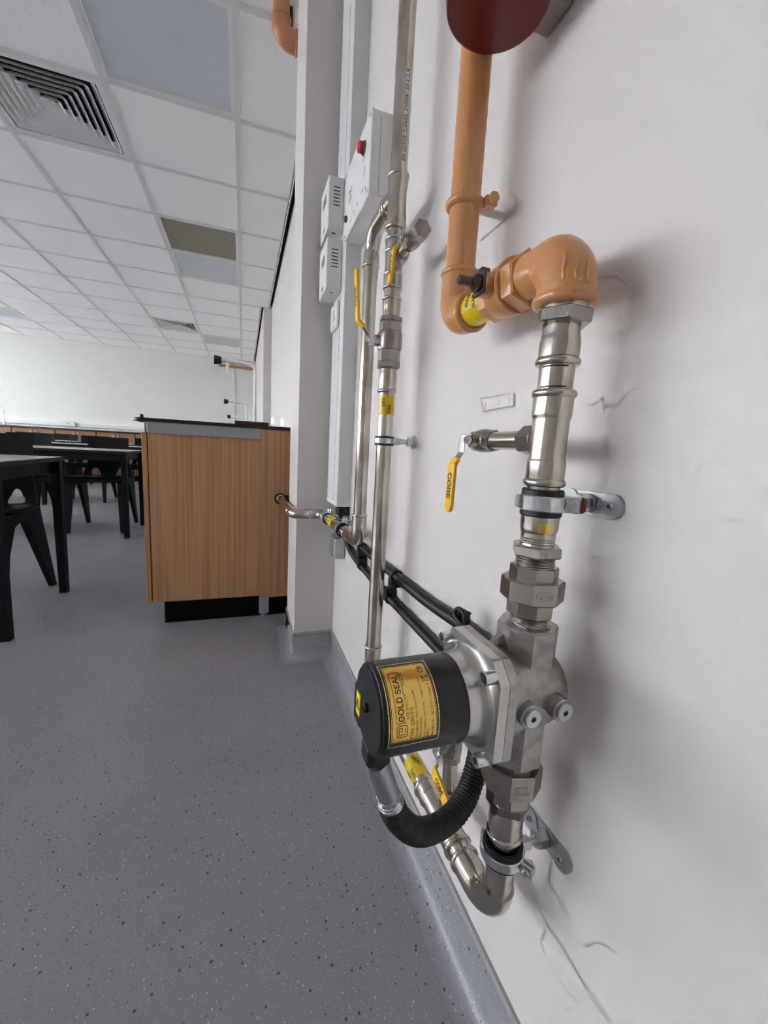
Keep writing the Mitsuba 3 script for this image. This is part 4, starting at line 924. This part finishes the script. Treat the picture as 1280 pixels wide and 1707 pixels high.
er = rrect(-1.203, .003, -.003, TD + .003, .004).difference(sbox(-1.1995, .0005, -.0005, TD - .0005))
TP['edge_band'] = sh(put(flat_poly(er, .0185), frame([0, 0, .6822], Zv, ax)), 'mat_table_edge', False)
TP['apron'] = [sh(bx(-1.165, -.035, .030, .048, .622, .682, .002), 'mat_table_frame', False), sh(bx(-1.165, -.035, TD - .048, TD - .030, .622, .682, .002), 'mat_table_frame', False),
               sh(bx(-.052, -.034, .048, TD - .048, .622, .682, .002), 'mat_table_frame', False), sh(bx(-1.166, -1.148, .048, TD - .048, .622, .682, .002), 'mat_table_frame', False)]
TP['leg'] = [sh(poly_leg((x, y, 0), (x, y, .682), .034, .042), 'mat_table_frame', False) for x in (-.024, -1.176) for y in (.024, TD - .024)]
for x, y, L, lab in TABLES:
    k = thing('student_table', lab, 'table', None)
    part(k, 'table_top', at(TP['top'], x, y, 0), None); part(k, 'edge_band', at(TP['edge_band'], x, y, 0), None)
    for d in TP['apron']: part(k, 'apron', at(d, x, y, 0), None)
    for d in TP['leg']: part(k, 'leg', at(d, x, y, 0), None)

# one-piece black plastic chair, front towards -y
curve = spline([(0, -.235, .432), (0, -.215, .452), (0, -.14, .450), (0, .0, .438), (0, .11, .436), (0, .175, .452), (0, .205, .500), (0, .225, .580), (0, .245, .690), (0, .262, .800)], .004)
cs = np.r_[0, np.cumsum(np.linalg.norm(np.diff(curve, axis=0), axis=1))]
ctan = np.gradient(curve, axis=0); ctan /= np.linalg.norm(ctan, axis=1, keepdims=True)
def bend(poly, t, dish):
    m = trimesh.creation.extrude_polygon(poly, t, engine='earcut')
    v, f = trimesh.remesh.subdivide_to_size(m.vertices, m.faces, .045, max_iter=10)
    x, s, d = v.T
    y = np.interp(s, cs, curve[:, 1]); z = np.interp(s, cs, curve[:, 2]); ty = np.interp(s, cs, ctan[:, 1]); tz = np.interp(s, cs, ctan[:, 2])
    o = d - dish * (x / .2) ** 2 * -1
    return fixv(trimesh.Trimesh(np.stack([x, y + o * -tz, z + o * ty], 1), f, process=False))
SL = cs[-1]; s_seat = np.interp(.13, curve[:, 1], cs); s_low = SL - .215
seat_p = Polygon([(-.19, .0), (.19, .0), (.205, .06), (.205, s_seat * .7), (.19, s_seat + .02), (-.19, s_seat + .02), (-.205, s_seat * .7), (-.205, .06)]).buffer(-.02).buffer(.02, 6)
back_p = Polygon([(-.19, s_seat + .02), (.19, s_seat + .02), (.185, s_seat + .09), (.160, s_low), (.158, SL - .004), (.150, SL), (-.150, SL), (-.158, SL - .004), (-.160, s_low), (-.185, s_seat + .09)])
for sx in (-1, 1):
    back_p = back_p.difference(Polygon([(sx * .070, s_seat + .050), (sx * .128, s_seat + .050), (sx * .118, s_seat + .100), (sx * .095, s_seat + .120)]).buffer(.014, 6))
CP = {'seat': [sh(bend(seat_p, .014, .010), 'mat_chair', 40)], 'backrest': [sh(bend(back_p, .013, .014), 'mat_chair', 40)]}
def leg_mesh(sx, front):
    if front: P = Polygon([(-.252, 0), (-.215, 0), (-.150, .27), (-.085, .385), (-.02, .405), (-.02, .446), (-.20, .452), (-.224, .41), (-.245, .18)])
    else: P = Polygon([(.235, 0), (.272, 0), (.185, .36), (.165, .446), (-.02, .446), (-.02, .405), (.035, .385), (.090, .28)])
    P = P.buffer(-.006).buffer(.006, 4)
    m = trimesh.creation.extrude_polygon(P, .034, engine='earcut')
    v = m.vertices.copy(); yv, zv, xv = v.T
    out = .018 * (1 - zv / .44); th = .034 - .010 * (1 - zv / .44)
    x = sx * (.166 + out + xv / .034 * th)
    m = trimesh.Trimesh(np.stack([x, yv, zv], 1), m.faces, process=False)
    return fixv(m)
CP['leg'] = [sh(leg_mesh(sx, fr), 'mat_chair', 25) for sx in (-1, 1) for fr in (True, False)]
CP['rib'] = [sh(bx(-.17, .17, -.03, -.005, .405, .434, .003), 'mat_chair', False)]
CHAIRS = [(-1.172, 2.312, 'nearest black plastic chair, tucked under the nearest table'),
          (-1.172, 4.165, 'black plastic chair in the second row, nearest the oak bench'), (-1.772, 4.165, 'black plastic chair in the second row, left of its neighbour'),
          (-1.200, 5.990, 'black plastic chair in the third row, nearest the oak bench'), (-1.800, 5.990, 'black plastic chair in the third row, second from the oak bench'),
          (-2.400, 5.990, 'black plastic chair in the third row, third from the oak bench'), (-3.000, 5.990, 'black plastic chair in the third row, at the left edge'),
          (-1.180, 7.790, 'black plastic chair in the farthest row, nearest the oak bench'), (-2.730, 7.790, 'black plastic chair in the farthest row, in the middle'),
          (-3.240, 7.790, 'black plastic chair in the farthest row, second from the left edge'), (-3.760, 7.790, 'black plastic chair in the farthest row, at the left edge'),
          (-2.400, 4.165, 'black plastic chair in the second row, behind the nearest chair')]
for x, y, lab in CHAIRS:
    k = thing('plastic_chair', lab, 'chair', 'black chairs at the student tables')
    for n_, ds in CP.items():
        for d in ds: part(k, n_, at(d, x, y, 0), None)

# ---------------------------------------------------------------- far wall: cupboards, worktop, trunking, tap
for i in range(6):
    x0 = -4.86 + .60 * i
    k = thing('wall_cupboard', f'oak cupboard under the far worktop, {["first", "second", "third", "fourth", "fifth", "sixth"][i]} from the left, behind the chairs', 'cupboard')
    part(k, 'body', bx(x0 + .004, x0 + .596, 8.56, YF - .015, .10, .872), 'mat_oak_far', False)
    for q in (0, 1):
        d = part(k, 'door', bx(x0 + .006 + q * .296, x0 + .296 + q * .296, 8.540, 8.558, .110, .866, .0015), 'mat_oak_far', False)
        xh = x0 + (.268 if q == 0 else .330)
        part(d, 'handle', tube(fillet([(xh, 8.541, .700), (xh, 8.515, .700), (xh, 8.515, .830), (xh, 8.541, .830)], .012, 6), .005, 10), 'mat_chrome', 60)
    part(k, 'plinth', bx(x0 + .004, x0 + .596, 8.60, 8.62, 0, .10), 'mat_plinth', False)
solo('far_worktop', bx(-5.2, -1.25, 8.52, YF - .013, .874, .900, .003), 'mat_worktop', 'black worktop along the far wall above the cupboards', 'worktop', smooth=False)
k = thing('dado_trunking', 'white dado trunking running along the far wall above the worktop', 'trunking')
part(k, 'cover', bx(-5.4, -1.05, YF - .055, YF - .0005, .945, 1.010, .004), 'mat_white_plastic', False)
k = thing('socket_box', 'white double socket box on the far dado trunking', 'socket')
part(k, 'box', bx(-3.14, -2.93, YF - .095, YF - .0555, .95, 1.035, .004), 'mat_white_plastic', False); part(k, 'rocker', bx(-3.05, -3.02, YF - .098, YF - .094, .985, 1.005, .001), 'mat_cap', False)
k = thing('gooseneck_tap', 'thin chrome gooseneck tap at the far worktop on the left edge', 'tap')
part(k, 'spout', tube(fillet([(-3.86, 8.80, .905), (-3.86, 8.80, 1.235), (-3.98, 8.80, 1.235), (-3.98, 8.80, 1.185)], .045, 12), .008, 14), 'mat_chrome', 60)
part(k, 'base', cyl([-3.86, 8.80, .9005], Zv, .022, .03, 20, .003), 'mat_chrome')
k = thing('copper_pipe', 'horizontal copper pipe high on the far wall behind the white tap', 'pipe')
part(k, 'tube', cyl([-.46, YF - .07, 2.335], ax, .027, .66, 28), 'mat_copper')
for x in (-.44, -.20, .02): part(k, 'fitting', cyl([x, YF - .07, 2.335], ax, .032, .07, 28, .003), 'mat_copper')
for x in (-.33, .12): part(k, 'clip', bx(x - .008, x + .008, YF - .045, YF - .0005, 2.30, 2.37), 'mat_zinc_dull', False)
solo('wall_conduit', bx(-.178, -.152, YF - .022, YF - .0005, .905, 2.30, .003), 'mat_white_plastic', 'thin white vertical conduit on the far wall below the copper pipe', 'conduit', smooth=False)
